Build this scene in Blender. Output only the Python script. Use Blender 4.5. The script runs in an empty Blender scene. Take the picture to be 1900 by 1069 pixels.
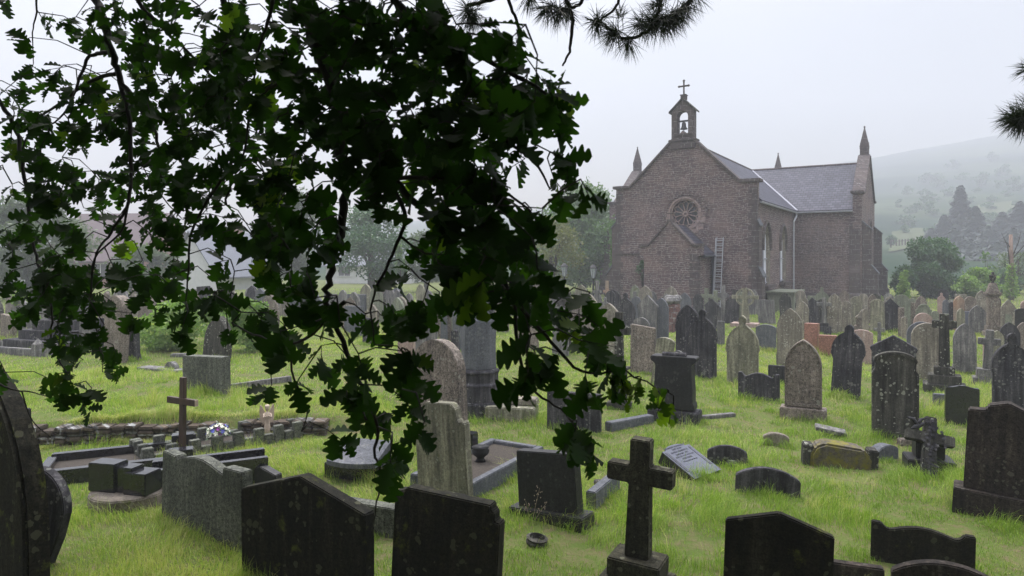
import bpy, bmesh, math, random
import numpy as np
from mathutils import Vector, Matrix, Euler
from mathutils.geometry import tessellate_polygon
from mathutils import noise as mnoise

S = bpy.context.scene
COL = S.collection
R = math.radians

# ------------------------------------------------------------------ camera
F, CX, YH, CAMH = 1250.0, 950.0, 475.0, 2.9      # focal length / principal column / horizon row, in photo pixels; eye height in m
cam_d = bpy.data.cameras.new('camera')
cam = bpy.data.objects.new('camera', cam_d)
COL.objects.link(cam)
cam.location = (0, 0, CAMH)
cam.rotation_euler = (R(90), 0, 0)
cam_d.sensor_width = 36
cam_d.lens = 36 * F / 1900
cam_d.shift_y = -(534.5 - YH) / 1900
cam_d.clip_start = 0.1
cam_d.clip_end = 3000
cam_d.dof.use_dof = True
cam_d.dof.focus_distance = 13
cam_d.dof.aperture_fstop = 6.3
S.camera = cam

# ------------------------------------------------------------------ sky and sun
SUN_EL, SUN_ROT = 58, -25       # degrees; a faint sun behind thick cloud, ahead and slightly left
w = bpy.data.worlds.new("World"); S.world = w; w.use_nodes = True
nt = w.node_tree; nt.nodes.clear()
def N(t, **k):
    n = nt.nodes.new(t)
    for a, b in k.items(): setattr(n, a, b)
    return n
sky = N('ShaderNodeTexSky'); sky.sky_type = 'NISHITA'; sky.sun_disc = False
sky.sun_elevation = R(SUN_EL); sky.sun_rotation = R(SUN_ROT)
sky.air_density = 2.0; sky.dust_density = 3.0
bg1 = N('ShaderNodeBackground'); bg1.inputs['Strength'].default_value = 0.05
skm = N('ShaderNodeVectorMath', operation='SCALE'); nt.links.new(sky.outputs[0], skm.inputs[0]); nt.links.new(skm.outputs[0], bg1.inputs['Color'])
tc = N('ShaderNodeTexCoord'); sx = N('ShaderNodeSeparateXYZ')
nt.links.new(tc.outputs['Generated'], sx.inputs[0])
ramp = N('ShaderNodeValToRGB')           # overcast dome: three times brighter overhead than at the horizon
cr = ramp.color_ramp
cr.elements[0].position = 0.0; cr.elements[0].color = (0.0, 0.0, 0.03, 1)
cr.elements[1].position = 1.0; cr.elements[1].color = (1.0, 1.02, 1.07, 1)
e = cr.elements.new(0.17); e.color = (0.0, 0.0, 0.02, 1)
e = cr.elements.new(0.36); e.color = (0.13, 0.10, 0.09, 1)
nt.links.new(sx.outputs['Z'], ramp.inputs[0])
cl = N('ShaderNodeTexNoise'); cl.inputs['Scale'].default_value = 1.6; cl.inputs['Detail'].default_value = 5
nt.links.new(tc.outputs['Generated'], cl.inputs['Vector'])
mr = N('ShaderNodeMapRange'); mr.inputs['From Min'].default_value = .3; mr.inputs['From Max'].default_value = .7; mr.inputs['To Min'].default_value = 0.84; mr.inputs['To Max'].default_value = 1.12
nt.links.new(cl.outputs[0], mr.inputs[0])
nt.links.new(mr.outputs[0], skm.inputs['Scale'])
mu = N('ShaderNodeVectorMath', operation='SCALE')
nt.links.new(ramp.outputs[0], mu.inputs[0]); nt.links.new(mr.outputs[0], mu.inputs['Scale'])
bg2 = N('ShaderNodeBackground')
zr = N('ShaderNodeMapRange'); zr.inputs['From Min'].default_value = 0.30; zr.inputs['From Max'].default_value = 1.0
zr.inputs['To Min'].default_value = 1.0; zr.inputs['To Max'].default_value = 2.6
nt.links.new(sx.outputs['Z'], zr.inputs[0]); nt.links.new(zr.outputs[0], bg2.inputs['Strength'])
nt.links.new(mu.outputs[0], bg2.inputs['Color'])
ad = N('ShaderNodeAddShader'); wo = N('ShaderNodeOutputWorld')
nt.links.new(bg1.outputs[0], ad.inputs[0]); nt.links.new(bg2.outputs[0], ad.inputs[1]); nt.links.new(ad.outputs[0], wo.inputs[0])

sd = bpy.data.lights.new('sun', 'SUN'); sd.energy = 1.5; sd.angle = R(25); sd.color = (1.0, 0.97, 0.92)
so = bpy.data.objects.new('sun', sd); COL.objects.link(so)
_d = Vector((math.sin(R(SUN_ROT)) * math.cos(R(SUN_EL)), math.cos(R(SUN_ROT)) * math.cos(R(SUN_EL)), math.sin(R(SUN_EL))))
so.rotation_euler = (-_d).to_track_quat('-Z', 'Y').to_euler(); so.location = (0, 0, 30)

S.view_settings.view_transform = 'Standard'; S.view_settings.look = 'None'
S.view_settings.exposure = 1.14; S.view_settings.gamma = 1
S.render.engine = 'CYCLES'
S.cycles.use_denoising = True
S.cycles.max_bounces = 6; S.cycles.diffuse_bounces = 3; S.cycles.glossy_bounces = 2
S.cycles.transmission_bounces = 3; S.cycles.volume_bounces = 3; S.cycles.transparent_max_bounces = 6

# ------------------------------------------------------------------ helpers
rnd = random.Random(7)
LABELS = {}
def smooth(a, b, x):
    t = min(1, max(0, (x - a) / (b - a))); return t * t * (3 - 2 * t)
def wall_y(x): return 11.0 + (x + 3.3) * 0.16        # line of the low retaining wall on the left
def ground_z(x, y):
    t = smooth(0.0, 0.2, y - wall_y(x) + 0.06) * (1 - smooth(-3.6, -1.2, x)) * (1 - smooth(20, 40, y))
    z = 0.30 * t
    z += 0.05 * mnoise.noise(Vector((x * 0.35, y * 0.35, 0.3))) * smooth(4, 9, y)
    return z
def P(px, py, d): return Vector(((px - CX) / F * d, d, CAMH - (py - YH) / F * d))
def hit(px, py):
    d = CAMH * F / (py - YH)
    for _ in range(6):
        z = ground_z((px - CX) / F * d, d)
        d = 0.5 * d + 0.5 * (CAMH - z) * F / (py - YH)
    return Vector(((px - CX) / F * d, d, ground_z((px - CX) / F * d, d)))

def tag(o, label=None, cat=None, group=None, kind=None):
    if label:
        if group is None and label in LABELS: print('DUPLABEL', label)
        LABELS[label] = 1
        o['label'] = label
    if cat: o['category'] = cat
    if group: o['group'] = group
    if kind: o['kind'] = kind
    return o
def empty(name, loc, rot=(0, 0, 0), label=None, cat=None, group=None):
    o = bpy.data.objects.new(name, None); COL.objects.link(o)
    o.location = loc; o.rotation_euler = rot; o.empty_display_size = 0.2
    return tag(o, label, cat, group)

class MB:
    def __init__(s): s.v = []; s.f = []; s.M = Matrix.Identity(4)
    def add(s, vs, fs):
        b = len(s.v); s.v += [tuple(s.M @ Vector(v)) for v in vs]; s.f += [tuple(b + i for i in f) for f in fs]; return s
    def box(s, c, d, rz=0, taper=1.0):
        x, y, z = d[0] / 2, d[1] / 2, d[2] / 2
        vs = [(-x, -y, -z), (x, -y, -z), (x, y, -z), (-x, y, -z)] + [(a * taper, b * taper, z) for a, b in ((-x, -y), (x, -y), (x, y), (-x, y))]
        m = Matrix.Translation(c) @ Matrix.Rotation(rz, 4, 'Z')
        return s.add([m @ Vector(v) for v in vs], [(0, 3, 2, 1), (4, 5, 6, 7), (0, 1, 5, 4), (1, 2, 6, 5), (2, 3, 7, 6), (3, 0, 4, 7)])
    def base(s, cx, cy, z0, dx, dy, h, taper=1.0): return s.box((cx, cy, z0 + h / 2), (dx, dy, h), 0, taper)
    def prism(s, prof, y0, y1, axis='y'):
        n = len(prof)
        if axis == 'y': vs = [(x, y0, z) for x, z in prof] + [(x, y1, z) for x, z in prof]
        else: vs = [(y0, x, z) for x, z in prof] + [(y1, x, z) for x, z in prof]
        area = sum(prof[i][0] * prof[(i + 1) % n][1] - prof[(i + 1) % n][0] * prof[i][1] for i in range(n))
        a, b = tuple(range(n)), tuple(range(2 * n - 1, n - 1, -1))
        fs = [a, b] + [(i, n + i, n + (i + 1) % n, (i + 1) % n) for i in range(n)]
        if (area < 0) == (axis == 'y'): fs = [tuple(reversed(f)) for f in fs]
        return s.add(vs, fs)
    def tube(s, pts, rad, n=6, cap=True):
        pts = [Vector(p) for p in pts]; k = len(pts)
        if not hasattr(rad, '__len__'): rad = [rad] * k
        vs = []; up = None
        for i, p in enumerate(pts):
            t = (pts[min(i + 1, k - 1)] - pts[max(i - 1, 0)]).normalized()
            if up is None: up = t.orthogonal().normalized()
            up = (up - t * up.dot(t)); up = up.normalized() if up.length > 1e-6 else t.orthogonal().normalized()
            q = t.cross(up)
            for j in range(n):
                a = 2 * math.pi * j / n; vs.append(p + (up * math.cos(a) + q * math.sin(a)) * rad[i])
        fs = [(i * n + j, i * n + (j + 1) % n, (i + 1) * n + (j + 1) % n, (i + 1) * n + j) for i in range(k - 1) for j in range(n)]
        if cap: fs += [tuple(range(n - 1, -1, -1)), tuple(range((k - 1) * n, k * n))]
        return s.add(vs, fs)
    def lathe(s, prof, c=(0, 0, 0), n=12, ph=0):
        vs = []
        for r, z in prof:
            for j in range(n):
                a = 2 * math.pi * j / n + ph; vs.append((c[0] + r * math.cos(a), c[1] + r * math.sin(a), c[2] + z))
        k = len(prof)
        fs = [(i * n + j, i * n + (j + 1) % n, (i + 1) * n + (j + 1) % n, (i + 1) * n + j) for i in range(k - 1) for j in range(n)]
        fs += [tuple(range(n - 1, -1, -1)), tuple(range((k - 1) * n, k * n))]
        return s.add(vs, fs)
    def holed(s, outer, holes, a0, a1, axis='y'):
        """a wall sheet a1-a0 thick with openings; profile in (u, z)."""
        loops = [outer] + holes
        tr = tessellate_polygon([[Vector((u, z, 0)) for u, z in l] for l in loops])
        flat = [p for l in loops for p in l]; n = len(flat)
        def q(u, a, z): return (u, a, z) if axis == 'y' else (a, u, z)
        vs = [q(u, a0, z) for u, z in flat] + [q(u, a1, z) for u, z in flat]
        fs = []
        for t in tr:
            fs.append(tuple(t)); fs.append(tuple(n + i for i in reversed(t)))
        b = 0
        for l in loops:
            m = len(l)
            for i in range(m): fs.append((b + i, b + (i + 1) % m, n + b + (i + 1) % m, n + b + i))
            b += m
        s.add(vs, fs); s.fixn = True; return s
    def build(s, name, mat, parent=None, bevel=0, smooth=False, label=None, seg=2):
        me = bpy.data.meshes.new(name); me.from_pydata(s.v, [], s.f)
        bm = bmesh.new(); bm.from_mesh(me)
        if getattr(s, 'fixn', False): bmesh.ops.remove_doubles(bm, verts=bm.verts, dist=1e-5)
        bmesh.ops.recalc_face_normals(bm, faces=bm.faces)
        if bevel:
            es = [e for e in bm.edges if len(e.link_faces) == 2 and e.calc_face_angle(0) > 0.5]
            if es: bmesh.ops.bevel(bm, geom=es, offset=bevel, segments=seg, affect='EDGES', clamp_overlap=True)
        bm.to_mesh(me); bm.free()
        if smooth: me.polygons.foreach_set('use_smooth', [True] * len(me.polygons))
        me.materials.append(mat)
        o = bpy.data.objects.new(name, me); COL.objects.link(o)
        if parent: o.parent = parent
        if label: o['label'] = label
        return o

def np_mesh(name, verts, quads=None, tris=None, mat=None, parent=None, tint=None, smooth=False):
    me = bpy.data.meshes.new(name)
    nq = 0 if quads is None else len(quads); ntt = 0 if tris is None else len(tris)
    me.vertices.add(len(verts)); me.vertices.foreach_set('co', np.asarray(verts, np.float32).ravel())
    me.loops.add(nq * 4 + ntt * 3); me.polygons.add(nq + ntt)
    idx = []; st = []; b = 0
    if nq: idx.append(np.asarray(quads).ravel()); st.append(np.arange(nq) * 4); b = nq * 4
    if ntt: idx.append(np.asarray(tris).ravel()); st.append(b + np.arange(ntt) * 3)
    me.loops.foreach_set('vertex_index', np.concatenate(idx).astype(np.int32))
    me.polygons.foreach_set('loop_start', np.concatenate(st).astype(np.int32))
    if smooth: me.polygons.foreach_set('use_smooth', np.ones(nq + ntt, bool))
    me.update(calc_edges=True)
    if tint is not None:
        at = me.attributes.new('tint', 'FLOAT', 'POINT'); at.data.foreach_set('value', np.asarray(tint, np.float32))
    if mat: me.materials.append(mat)
    o = bpy.data.objects.new(name, me); COL.objects.link(o)
    if parent: o.parent = parent
    return o
# ------------------------------------------------------------------ materials
def new_mat(name):
    m = bpy.data.materials.new(name); m.use_nodes = True
    t = m.node_tree; t.nodes.clear()
    out = t.nodes.new('ShaderNodeOutputMaterial'); b = t.nodes.new('ShaderNodeBsdfPrincipled')
    t.links.new(b.outputs[0], out.inputs[0])
    def n(ty, **k):
        x = t.nodes.new(ty)
        for a, v in k.items():
            if a in ('operation', 'blend_type', 'data_type', 'feature', 'attribute_name', 'distance', 'noise_dimensions'): setattr(x, a, v)
            else: x.inputs[a.replace('_', ' ')].default_value = v
        return x
    return m, t, out, b, n, t.links.new
def mix(t, n, L, fac, a, b, bt='MIX'):
    x = t.nodes.new('ShaderNodeMix'); x.data_type = 'RGBA'; x.blend_type = bt
    for i, v in ((0, fac), (6, a), (7, b)):
        if hasattr(v, 'is_linked') or hasattr(v, 'links'): L(v, x.inputs[i])
        elif isinstance(v, (int, float)): x.inputs[i].default_value = v
        else: x.inputs[i].default_value = (*v, 1)
    return x.outputs[2]
def rng(n, L, src, a, b, c=0., d=1.):
    x = n('ShaderNodeMapRange'); L(src, x.inputs[0])
    for i, v in enumerate((a, b, c, d)): x.inputs[1 + i].default_value = v
    return x.outputs[0]

def stone(name, c1, c2, streak=0.5, dark=(.02, .02, .022), lichen=(.35, .35, .30), lich=0.25, fine=0.28, rough=0.85, moss=0.0, spec=0.3, bump=0.35, mscale=1.0, lscale=17.):
    """weathered stone: blotches, rain streaks, lichen rings, grain"""
    m, t, out, b, n, L = new_mat(name)
    tc = n('ShaderNodeTexCoord'); oi = n('ShaderNodeObjectInfo')
    sc = n('ShaderNodeVectorMath', operation='SCALE'); sc.inputs[0].default_value = (37.1, 19.7, 53.3); L(oi.outputs['Random'], sc.inputs['Scale'])
    ad = n('ShaderNodeVectorMath', operation='ADD'); L(tc.outputs['Object'], ad.inputs[0]); L(sc.outputs[0], ad.inputs[1])
    co = ad.outputs[0]
    n1 = n('ShaderNodeTexNoise', Scale=2.2 * mscale, Detail=6., Roughness=0.6); L(co, n1.inputs[0])
    col = mix(t, n, L, rng(n, L, n1.outputs[0], .35, .65), c1, c2)
    mp = n('ShaderNodeMapping'); mp.inputs['Scale'].default_value = (9, 9, 0.7); L(co, mp.inputs[0])
    n2 = n('ShaderNodeTexNoise', Scale=1.6, Detail=5., Roughness=0.65); L(mp.outputs[0], n2.inputs[0])
    st = n('ShaderNodeMath', operation='MULTIPLY'); L(rng(n, L, n2.outputs[0], .46, .66), st.inputs[0]); st.inputs[1].default_value = streak
    col = mix(t, n, L, st.outputs[0], col, dark)
    ps = n('ShaderNodeMath', operation='MULTIPLY'); L(rng(n, L, n2.outputs[0], .44, .34), ps.inputs[0]); ps.inputs[1].default_value = min(.6, streak * .65)
    col = mix(t, n, L, ps.outputs[0], col, tuple(min(.5, v * 1.9 + .01) for v in c2))
    n3 = n('ShaderNodeTexNoise', Scale=70., Detail=3., Roughness=0.7); L(co, n3.inputs[0])
    n3b = n('ShaderNodeTexNoise', Scale=26., Detail=4., Roughness=0.75); L(co, n3b.inputs[0])
    gm = n('ShaderNodeMath', operation='ADD'); L(n3.outputs[0], gm.inputs[0]); L(n3b.outputs[0], gm.inputs[1])
    gr = rng(n, L, gm.outputs[0], .75, 1.25, max(.12, 1 - fine * 1.5), 1 + fine * 1.7)
    hs = n('ShaderNodeVectorMath', operation='SCALE'); L(col, hs.inputs[0]); L(gr, hs.inputs['Scale'])
    col = hs.outputs[0]
    # lichen: round spots whose number varies over the face
    vo = n('ShaderNodeTexVoronoi', Scale=lscale); 
    w1 = n('ShaderNodeTexNoise', Scale=22., Detail=2.); L(co, w1.inputs[0])
    wv = n('ShaderNodeVectorMath', operation='SCALE'); L(w1.outputs['Color'], wv.inputs[0]); wv.inputs['Scale'].default_value = 0.05
    wa = n('ShaderNodeVectorMath', operation='ADD'); L(co, wa.inputs[0]); L(wv.outputs[0], wa.inputs[1]); L(wa.outputs[0], vo.inputs[0])
    n4 = n('ShaderNodeTexNoise', Scale=3.5, Detail=3.); L(co, n4.inputs[0])
    thr = rng(n, L, n4.outputs[0], .36, .66, 0.0, 0.62)
    sep = n('ShaderNodeSeparateColor'); L(vo.outputs['Color'], sep.inputs[0])
    th2 = n('ShaderNodeMath', operation='MULTIPLY'); L(thr, th2.inputs[0]); L(sep.outputs[0], th2.inputs[1])
    lt = n('ShaderNodeMath', operation='LESS_THAN'); L(vo.outputs['Distance'], lt.inputs[0]); L(th2.outputs[0], lt.inputs[1])
    lm = n('ShaderNodeMath', operation='MULTIPLY'); L(lt.outputs[0], lm.inputs[0]); lm.inputs[1].default_value = lich
    col = mix(t, n, L, lm.outputs[0], col, lichen)
    if moss:
        n5 = n('ShaderNodeTexNoise', Scale=5., Detail=6., Roughness=.7); L(co, n5.inputs[0])
        mm = rng(n, L, n5.outputs[0], .62 - moss * .3, .72 - moss * .2)
        col = mix(t, n, L, mm, col, (.17, .15, .02) if moss > .5 else (.09, .10, .02))
    L(col, b.inputs['Base Color'])
    b.inputs['Roughness'].default_value = rough; b.inputs['Specular IOR Level'].default_value = spec
    if bump:
        bp = n('ShaderNodeBump', Strength=bump, Distance=0.008)
        sm = n('ShaderNodeMath', operation='ADD'); L(n3.outputs[0], sm.inputs[0])
        n6 = n('ShaderNodeTexNoise', Scale=14., Detail=6., Roughness=.65); L(co, n6.inputs[0]); L(n6.outputs[0], sm.inputs[1])
        L(sm.outputs[0], bp.inputs['Height']); L(bp.outputs[0], b.inputs['Normal'])
    return m

M = {}
M['black'] = stone('black granite', (.013, .013, .015), (.022, .021, .022), .3, dark=(.006, .006, .007), lich=.5, lichen=(.07, .068, .06), fine=.4, rough=.5, spec=.3, bump=.12)
M['polish'] = stone('polished black granite', (.014, .014, .017), (.02, .02, .024), .1, lich=.0, fine=.2, rough=.14, spec=.6, bump=.02)
M['tarn'] = stone('blackened mossy stone', (.012, .012, .009), (.022, .020, .013), .6, dark=(.006, .006, .006), lich=.75, lichen=(.085, .085, .055), fine=.5, moss=.10, spec=.12, lscale=12.)
M['brownblack'] = stone('brown black stone', (.022, .018, .015), (.040, .031, .026), .75, dark=(.010, .009, .010), lich=.5, lichen=(.12, .11, .09), fine=.5, spec=.15)
M['charcoal'] = stone('charcoal stone', (.028, .027, .032), (.064, .060, .064), .85, dark=(.009, .009, .012), lich=.6, spec=.15, lichen=(.20, .20, .18))
M['charlich'] = stone('charcoal lichened stone', (.036, .034, .031), (.07, .066, .056), .8, dark=(.010, .010, .010), lich=.95, spec=.15, lichen=(.25, .25, .21))
M['grey'] = stone('grey stone', (.095, .092, .095), (.19, .18, .17), .75, dark=(.04, .038, .045), lich=.3, lichen=(.33, .33, .28))
M['slate'] = stone('slate grey stone', (.075, .08, .092), (.11, .112, .125), .35, dark=(.04, .043, .052), lich=.15)
M['granite'] = stone('speckled grey granite', (.034, .036, .031), (.065, .067, .055), .4, dark=(.014, .015, .012), fine=1.5, lich=.3, lichen=(.2, .21, .14))
M['brown'] = stone('brown granite', (.10, .083, .070), (.17, .14, .118), .5, dark=(.05, .042, .038), fine=.8, lich=.4)
M['tan'] = stone('tan sandstone', (.15, .132, .108), (.245, .218, .175), .65, dark=(.075, .066, .058), lich=.6, lichen=(.45, .44, .38))
M['tangreen'] = stone('green tinged sandstone', (.15, .142, .105), (.25, .235, .17), .7, dark=(.055, .052, .04), lich=.4, lichen=(.38, .38, .30), moss=.04)
M['pink'] = stone('pinkish stone', (.26, .19, .17), (.36, .26, .225), .4, dark=(.16, .11, .10), lich=.3)
M['orange'] = stone('orange stained stone', (.34, .19, .11), (.30, .24, .19), .4, dark=(.16, .09, .07), lich=.2)
M['red'] = stone('red granite', (.20, .095, .072), (.25, .125, .095), .15, dark=(.2, .08, .06), lich=.05, fine=.5, rough=.45)
M['white'] = stone('pale marble', (.34, .34, .35), (.44, .44, .43), .25, dark=(.3, .3, .3), lich=.1)
M['mossgreen'] = stone('green mossy grey stone', (.13, .14, .105), (.19, .20, .15), .4, dark=(.07, .075, .055), lich=.4, lichen=(.30, .31, .24), moss=.1)
M['concrete'] = stone('mossy concrete', (.12, .10, .085), (.19, .16, .13), .4, dark=(.05, .045, .04), lich=.3, moss=.1)
M['mossblock'] = stone('moss covered stone', (.07, .06, .05), (.11, .095, .075), .3, dark=(.04, .035, .03), lich=.2, moss=.62)
M['tablet'] = stone('blue grey honed granite', (.095, .10, .13), (.115, .122, .155), .05, dark=(.2, .2, .24), lich=.0, fine=.12, rough=.35, bump=.02)
M['tabletdark'] = stone('tablet inset', (.05, .05, .065), (.10, .10, .125), .05, lich=0., fine=.5, rough=.5, bump=.1)
M['ladder'] = stone('dull aluminium', (.34, .35, .39), (.40, .41, .44), 0, lich=0, fine=.05, rough=.35, bump=0)
M['olive'] = stone('olive lichened stone', (.028, .027, .018), (.052, .048, .033), .6, dark=(.012, .012, .009), lich=.8, lichen=(.13, .13, .09), fine=.5, spec=.12)
M['angel'] = stone('cream resin', (.42, .33, .26), (.55, .45, .36), .1, dark=(.3, .22, .17), lich=0, fine=.1)

def plain(name, c, rough=.6, var=.25, scale=8., spec=.4, metal=0., streak=False):
    m, t, out, b, n, L = new_mat(name)
    tc = n('ShaderNodeTexCoord'); n1 = n('ShaderNodeTexNoise', Scale=scale, Detail=5., Roughness=.6)
    if streak:
        mp = n('ShaderNodeMapping'); mp.inputs['Scale'].default_value = (6, 6, .5); L(tc.outputs['Object'], mp.inputs[0]); L(mp.outputs[0], n1.inputs[0])
    else: L(tc.outputs['Object'], n1.inputs[0])
    sc = n('ShaderNodeVectorMath', operation='SCALE'); sc.inputs[0].default_value = c; L(rng(n, L, n1.outputs[0], .3, .7, 1 - var, 1 + var), sc.inputs['Scale'])
    L(sc.outputs[0], b.inputs['Base Color'])
    b.inputs['Roughness'].default_value = rough; b.inputs['Specular IOR Level'].default_value = spec; b.inputs['Metallic'].default_value = metal
    return m
M['wood'] = plain('dark stained wood', (.05, .028, .02), .55, .5, 5, streak=True)
M['endgrain'] = plain('pale end grain', (.35, .27, .2), .7)
M['iron'] = plain('black iron', (.018, .018, .02), .5)
M['lampglass'] = plain('lamp glass', (.35, .38, .42), .15, .1, spec=.6)
M['pipe_pale'] = plain('pale grey painted pipe', (.42, .43, .47), .5, .1)
M['pipe_dark'] = plain('dark painted pipe', (.05, .055, .07), .5, .1)
M['winpaint'] = plain('white board behind lancet', (.62, .63, .70), .6, .12)
M['glassdark'] = plain('old dark glass', (.05, .05, .06), .2, .4, 3, spec=.6)
M['lead'] = plain('lead flashing', (.33, .33, .38), .5, .15)
M['soil'] = plain('brown gravel', (.045, .036, .029), .95, .7, 60)
M['petal_purple'] = plain('purple petals', (.30, .05, .32), .6)
M['petal_blue'] = plain('blue petals', (.12, .13, .55), .6)
M['petal_white'] = plain('cream petals', (.75, .74, .62), .6)
M['petal_green'] = plain('posy leaves', (.05, .10, .035), .6)
M['redcloth'] = plain('red flowers', (.55, .03, .03), .6)
M['terracotta'] = plain('terracotta', (.42, .14, .07), .7, .2, 20)
M['render'] = plain('white render', (.55, .55, .55), .8, .08, 3)
M['rooftile'] = plain('brown roof tiles', (.10, .072, .078), .8, .2, 14)
M['roofgrey'] = plain('grey roof slates', (.15, .16, .19), .7, .2, 12)
M['brickred'] = plain('house brick', (.22, .12, .09), .85, .25, 18)
M['bluecloth'] = plain('blue plastic', (.03, .22, .6), .5)

def masonry(name, bw=.29, bh=.108, c1=(.098, .071, .071), c2=(.205, .148, .140), mortar=(.34, .285, .275), msize=.011, smoothm=.7, warp=.10, mort_amt=1.0):
    """coursed rubble; works on any wall square to the building: u = x + y, v = z"""
    m, t, out, b, n, L = new_mat(name)
    tc = n('ShaderNodeTexCoord'); sp = n('ShaderNodeSeparateXYZ'); L(tc.outputs['Object'], sp.inputs[0])
    u = n('ShaderNodeMath', operation='ADD'); L(sp.outputs[0], u.inputs[0]); L(sp.outputs[1], u.inputs[1])
    cb = n('ShaderNodeCombineXYZ'); L(u.outputs[0], cb.inputs[0]); L(sp.outputs[2], cb.inputs[1])
    wn = n('ShaderNodeTexNoise', Scale=2.6, Detail=3.); L(cb.outputs[0], wn.inputs[0])
    ws = n('ShaderNodeVectorMath', operation='SCALE'); L(wn.outputs['Color'], ws.inputs[0]); ws.inputs['Scale'].default_value = warp * 2
    wa = n('ShaderNodeVectorMath', operation='ADD'); L(cb.outputs[0], wa.inputs[0]); L(ws.outputs[0], wa.inputs[1])
    br = n('ShaderNodeTexBrick'); L(wa.outputs[0], br.inputs[0])
    br.inputs['Scale'].default_value = 1.0; br.inputs['Brick Width'].default_value = bw; br.inputs['Row Height'].default_value = bh
    br.inputs['Mortar Size'].default_value = msize; br.inputs['Mortar Smooth'].default_value = smoothm; br.inputs['Bias'].default_value = 0
    br.inputs['Color1'].default_value = (*c1, 1); br.inputs['Color2'].default_value = (*c2, 1); br.inputs['Mortar'].default_value = (.5, .5, .5, 1)
    br.offset = 0.43; br.squash = 0.7; br.squash_frequency = 3
    # a second bond of bigger stones breaks up the regular courses
    b2 = n('ShaderNodeTexBrick'); L(wa.outputs[0], b2.inputs[0])
    b2.inputs['Scale'].default_value = 1.0; b2.inputs['Brick Width'].default_value = bw * 1.7; b2.inputs['Row Height'].default_value = bh * 1.75
    b2.inputs['Mortar Size'].default_value = msize; b2.inputs['Mortar Smooth'].default_value = smoothm; b2.offset = .37
    b2.inputs['Color1'].default_value = (*[v * 1.15 for v in c1], 1); b2.inputs['Color2'].default_value = (*[v * .9 for v in c2], 1); b2.inputs['Mortar'].default_value = (.5, .5, .5, 1)
    ns = n('ShaderNodeTexNoise', Scale=1.7, Detail=2.); L(cb.outputs[0], ns.inputs[0]); sel = n('ShaderNodeMath', operation='GREATER_THAN'); L(ns.outputs[0], sel.inputs[0]); sel.inputs[1].default_value = .53
    bcol = mix(t, n, L, sel.outputs[0], br.outputs['Color'], b2.outputs['Color'])
    bf_ = n('ShaderNodeMix'); L(sel.outputs[0], bf_.inputs[0]); L(br.outputs['Fac'], bf_.inputs[2]); L(b2.outputs['Fac'], bf_.inputs[3]); bfac = bf_.outputs[0]
    nb = n('ShaderNodeTexNoise', Scale=7., Detail=4., Roughness=.7); L(wa.outputs[0], nb.inputs[0])
    big = n('ShaderNodeTexNoise', Scale=.7, Detail=5.); L(cb.outputs[0], big.inputs[0])
    col = mix(t, n, L, rng(n, L, nb.outputs[0], .35, .68), bcol, (c1[0] * .62, c1[1] * .62, c1[2] * .68))
    col = mix(t, n, L, rng(n, L, big.outputs[0], .45, .7, 0, .5), col, (c2[0] * 1.15, c2[1] * 1.08, c2[2] * 1.02))
    nm = n('ShaderNodeTexNoise', Scale=3.2, Detail=4., Roughness=.6); L(cb.outputs[0], nm.inputs[0])
    mf = n('ShaderNodeMath', operation='MULTIPLY'); L(bfac, mf.inputs[0]); L(rng(n, L, nm.outputs[0], .40, .60, .05, mort_amt), mf.inputs[1])
    col = mix(t, n, L, mf.outputs[0], col, mortar)
    nf = n('ShaderNodeTexNoise', Scale=45., Detail=3.); L(cb.outputs[0], nf.inputs[0])
    hs = n('ShaderNodeVectorMath', operation='SCALE'); L(col, hs.inputs[0]); L(rng(n, L, nf.outputs[0], .3, .7, .78, 1.22), hs.inputs['Scale'])
    L(hs.outputs[0], b.inputs['Base Color']); b.inputs['Roughness'].default_value = .9; b.inputs['Specular IOR Level'].default_value = .2
    bp = n('ShaderNodeBump', Strength=.6, Distance=.02); sb = n('ShaderNodeMath', operation='SUBTRACT'); L(nb.outputs[0], sb.inputs[0]); L(bfac, sb.inputs[1])
    L(sb.outputs[0], bp.inputs['Height']); L(bp.outputs[0], b.inputs['Normal'])
    return m
M['rubble'] = masonry('church rubble walling')
M['ashlar'] = masonry('church ashlar dressing', .55, .3, (.085, .068, .066), (.115, .096, .092), (.12, .105, .10), .008, .3, .01, .6)
M['ashlarpink'] = masonry('pink ashlar', .4, .25, (.27, .20, .185), (.34, .255, .23), (.34, .27, .25), .008, .3, .01, .6)
M['redrock'] = masonry('red boulders', .34, .2, (.15, .085, .08), (.20, .115, .105), (.07, .05, .05), .02, .4, .05, 1)
M['drystone'] = masonry('dry stone walling', .3, .12, (.075, .058, .044), (.135, .108, .082), (.015, .014, .012), .02, .4, .09, 1)

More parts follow.
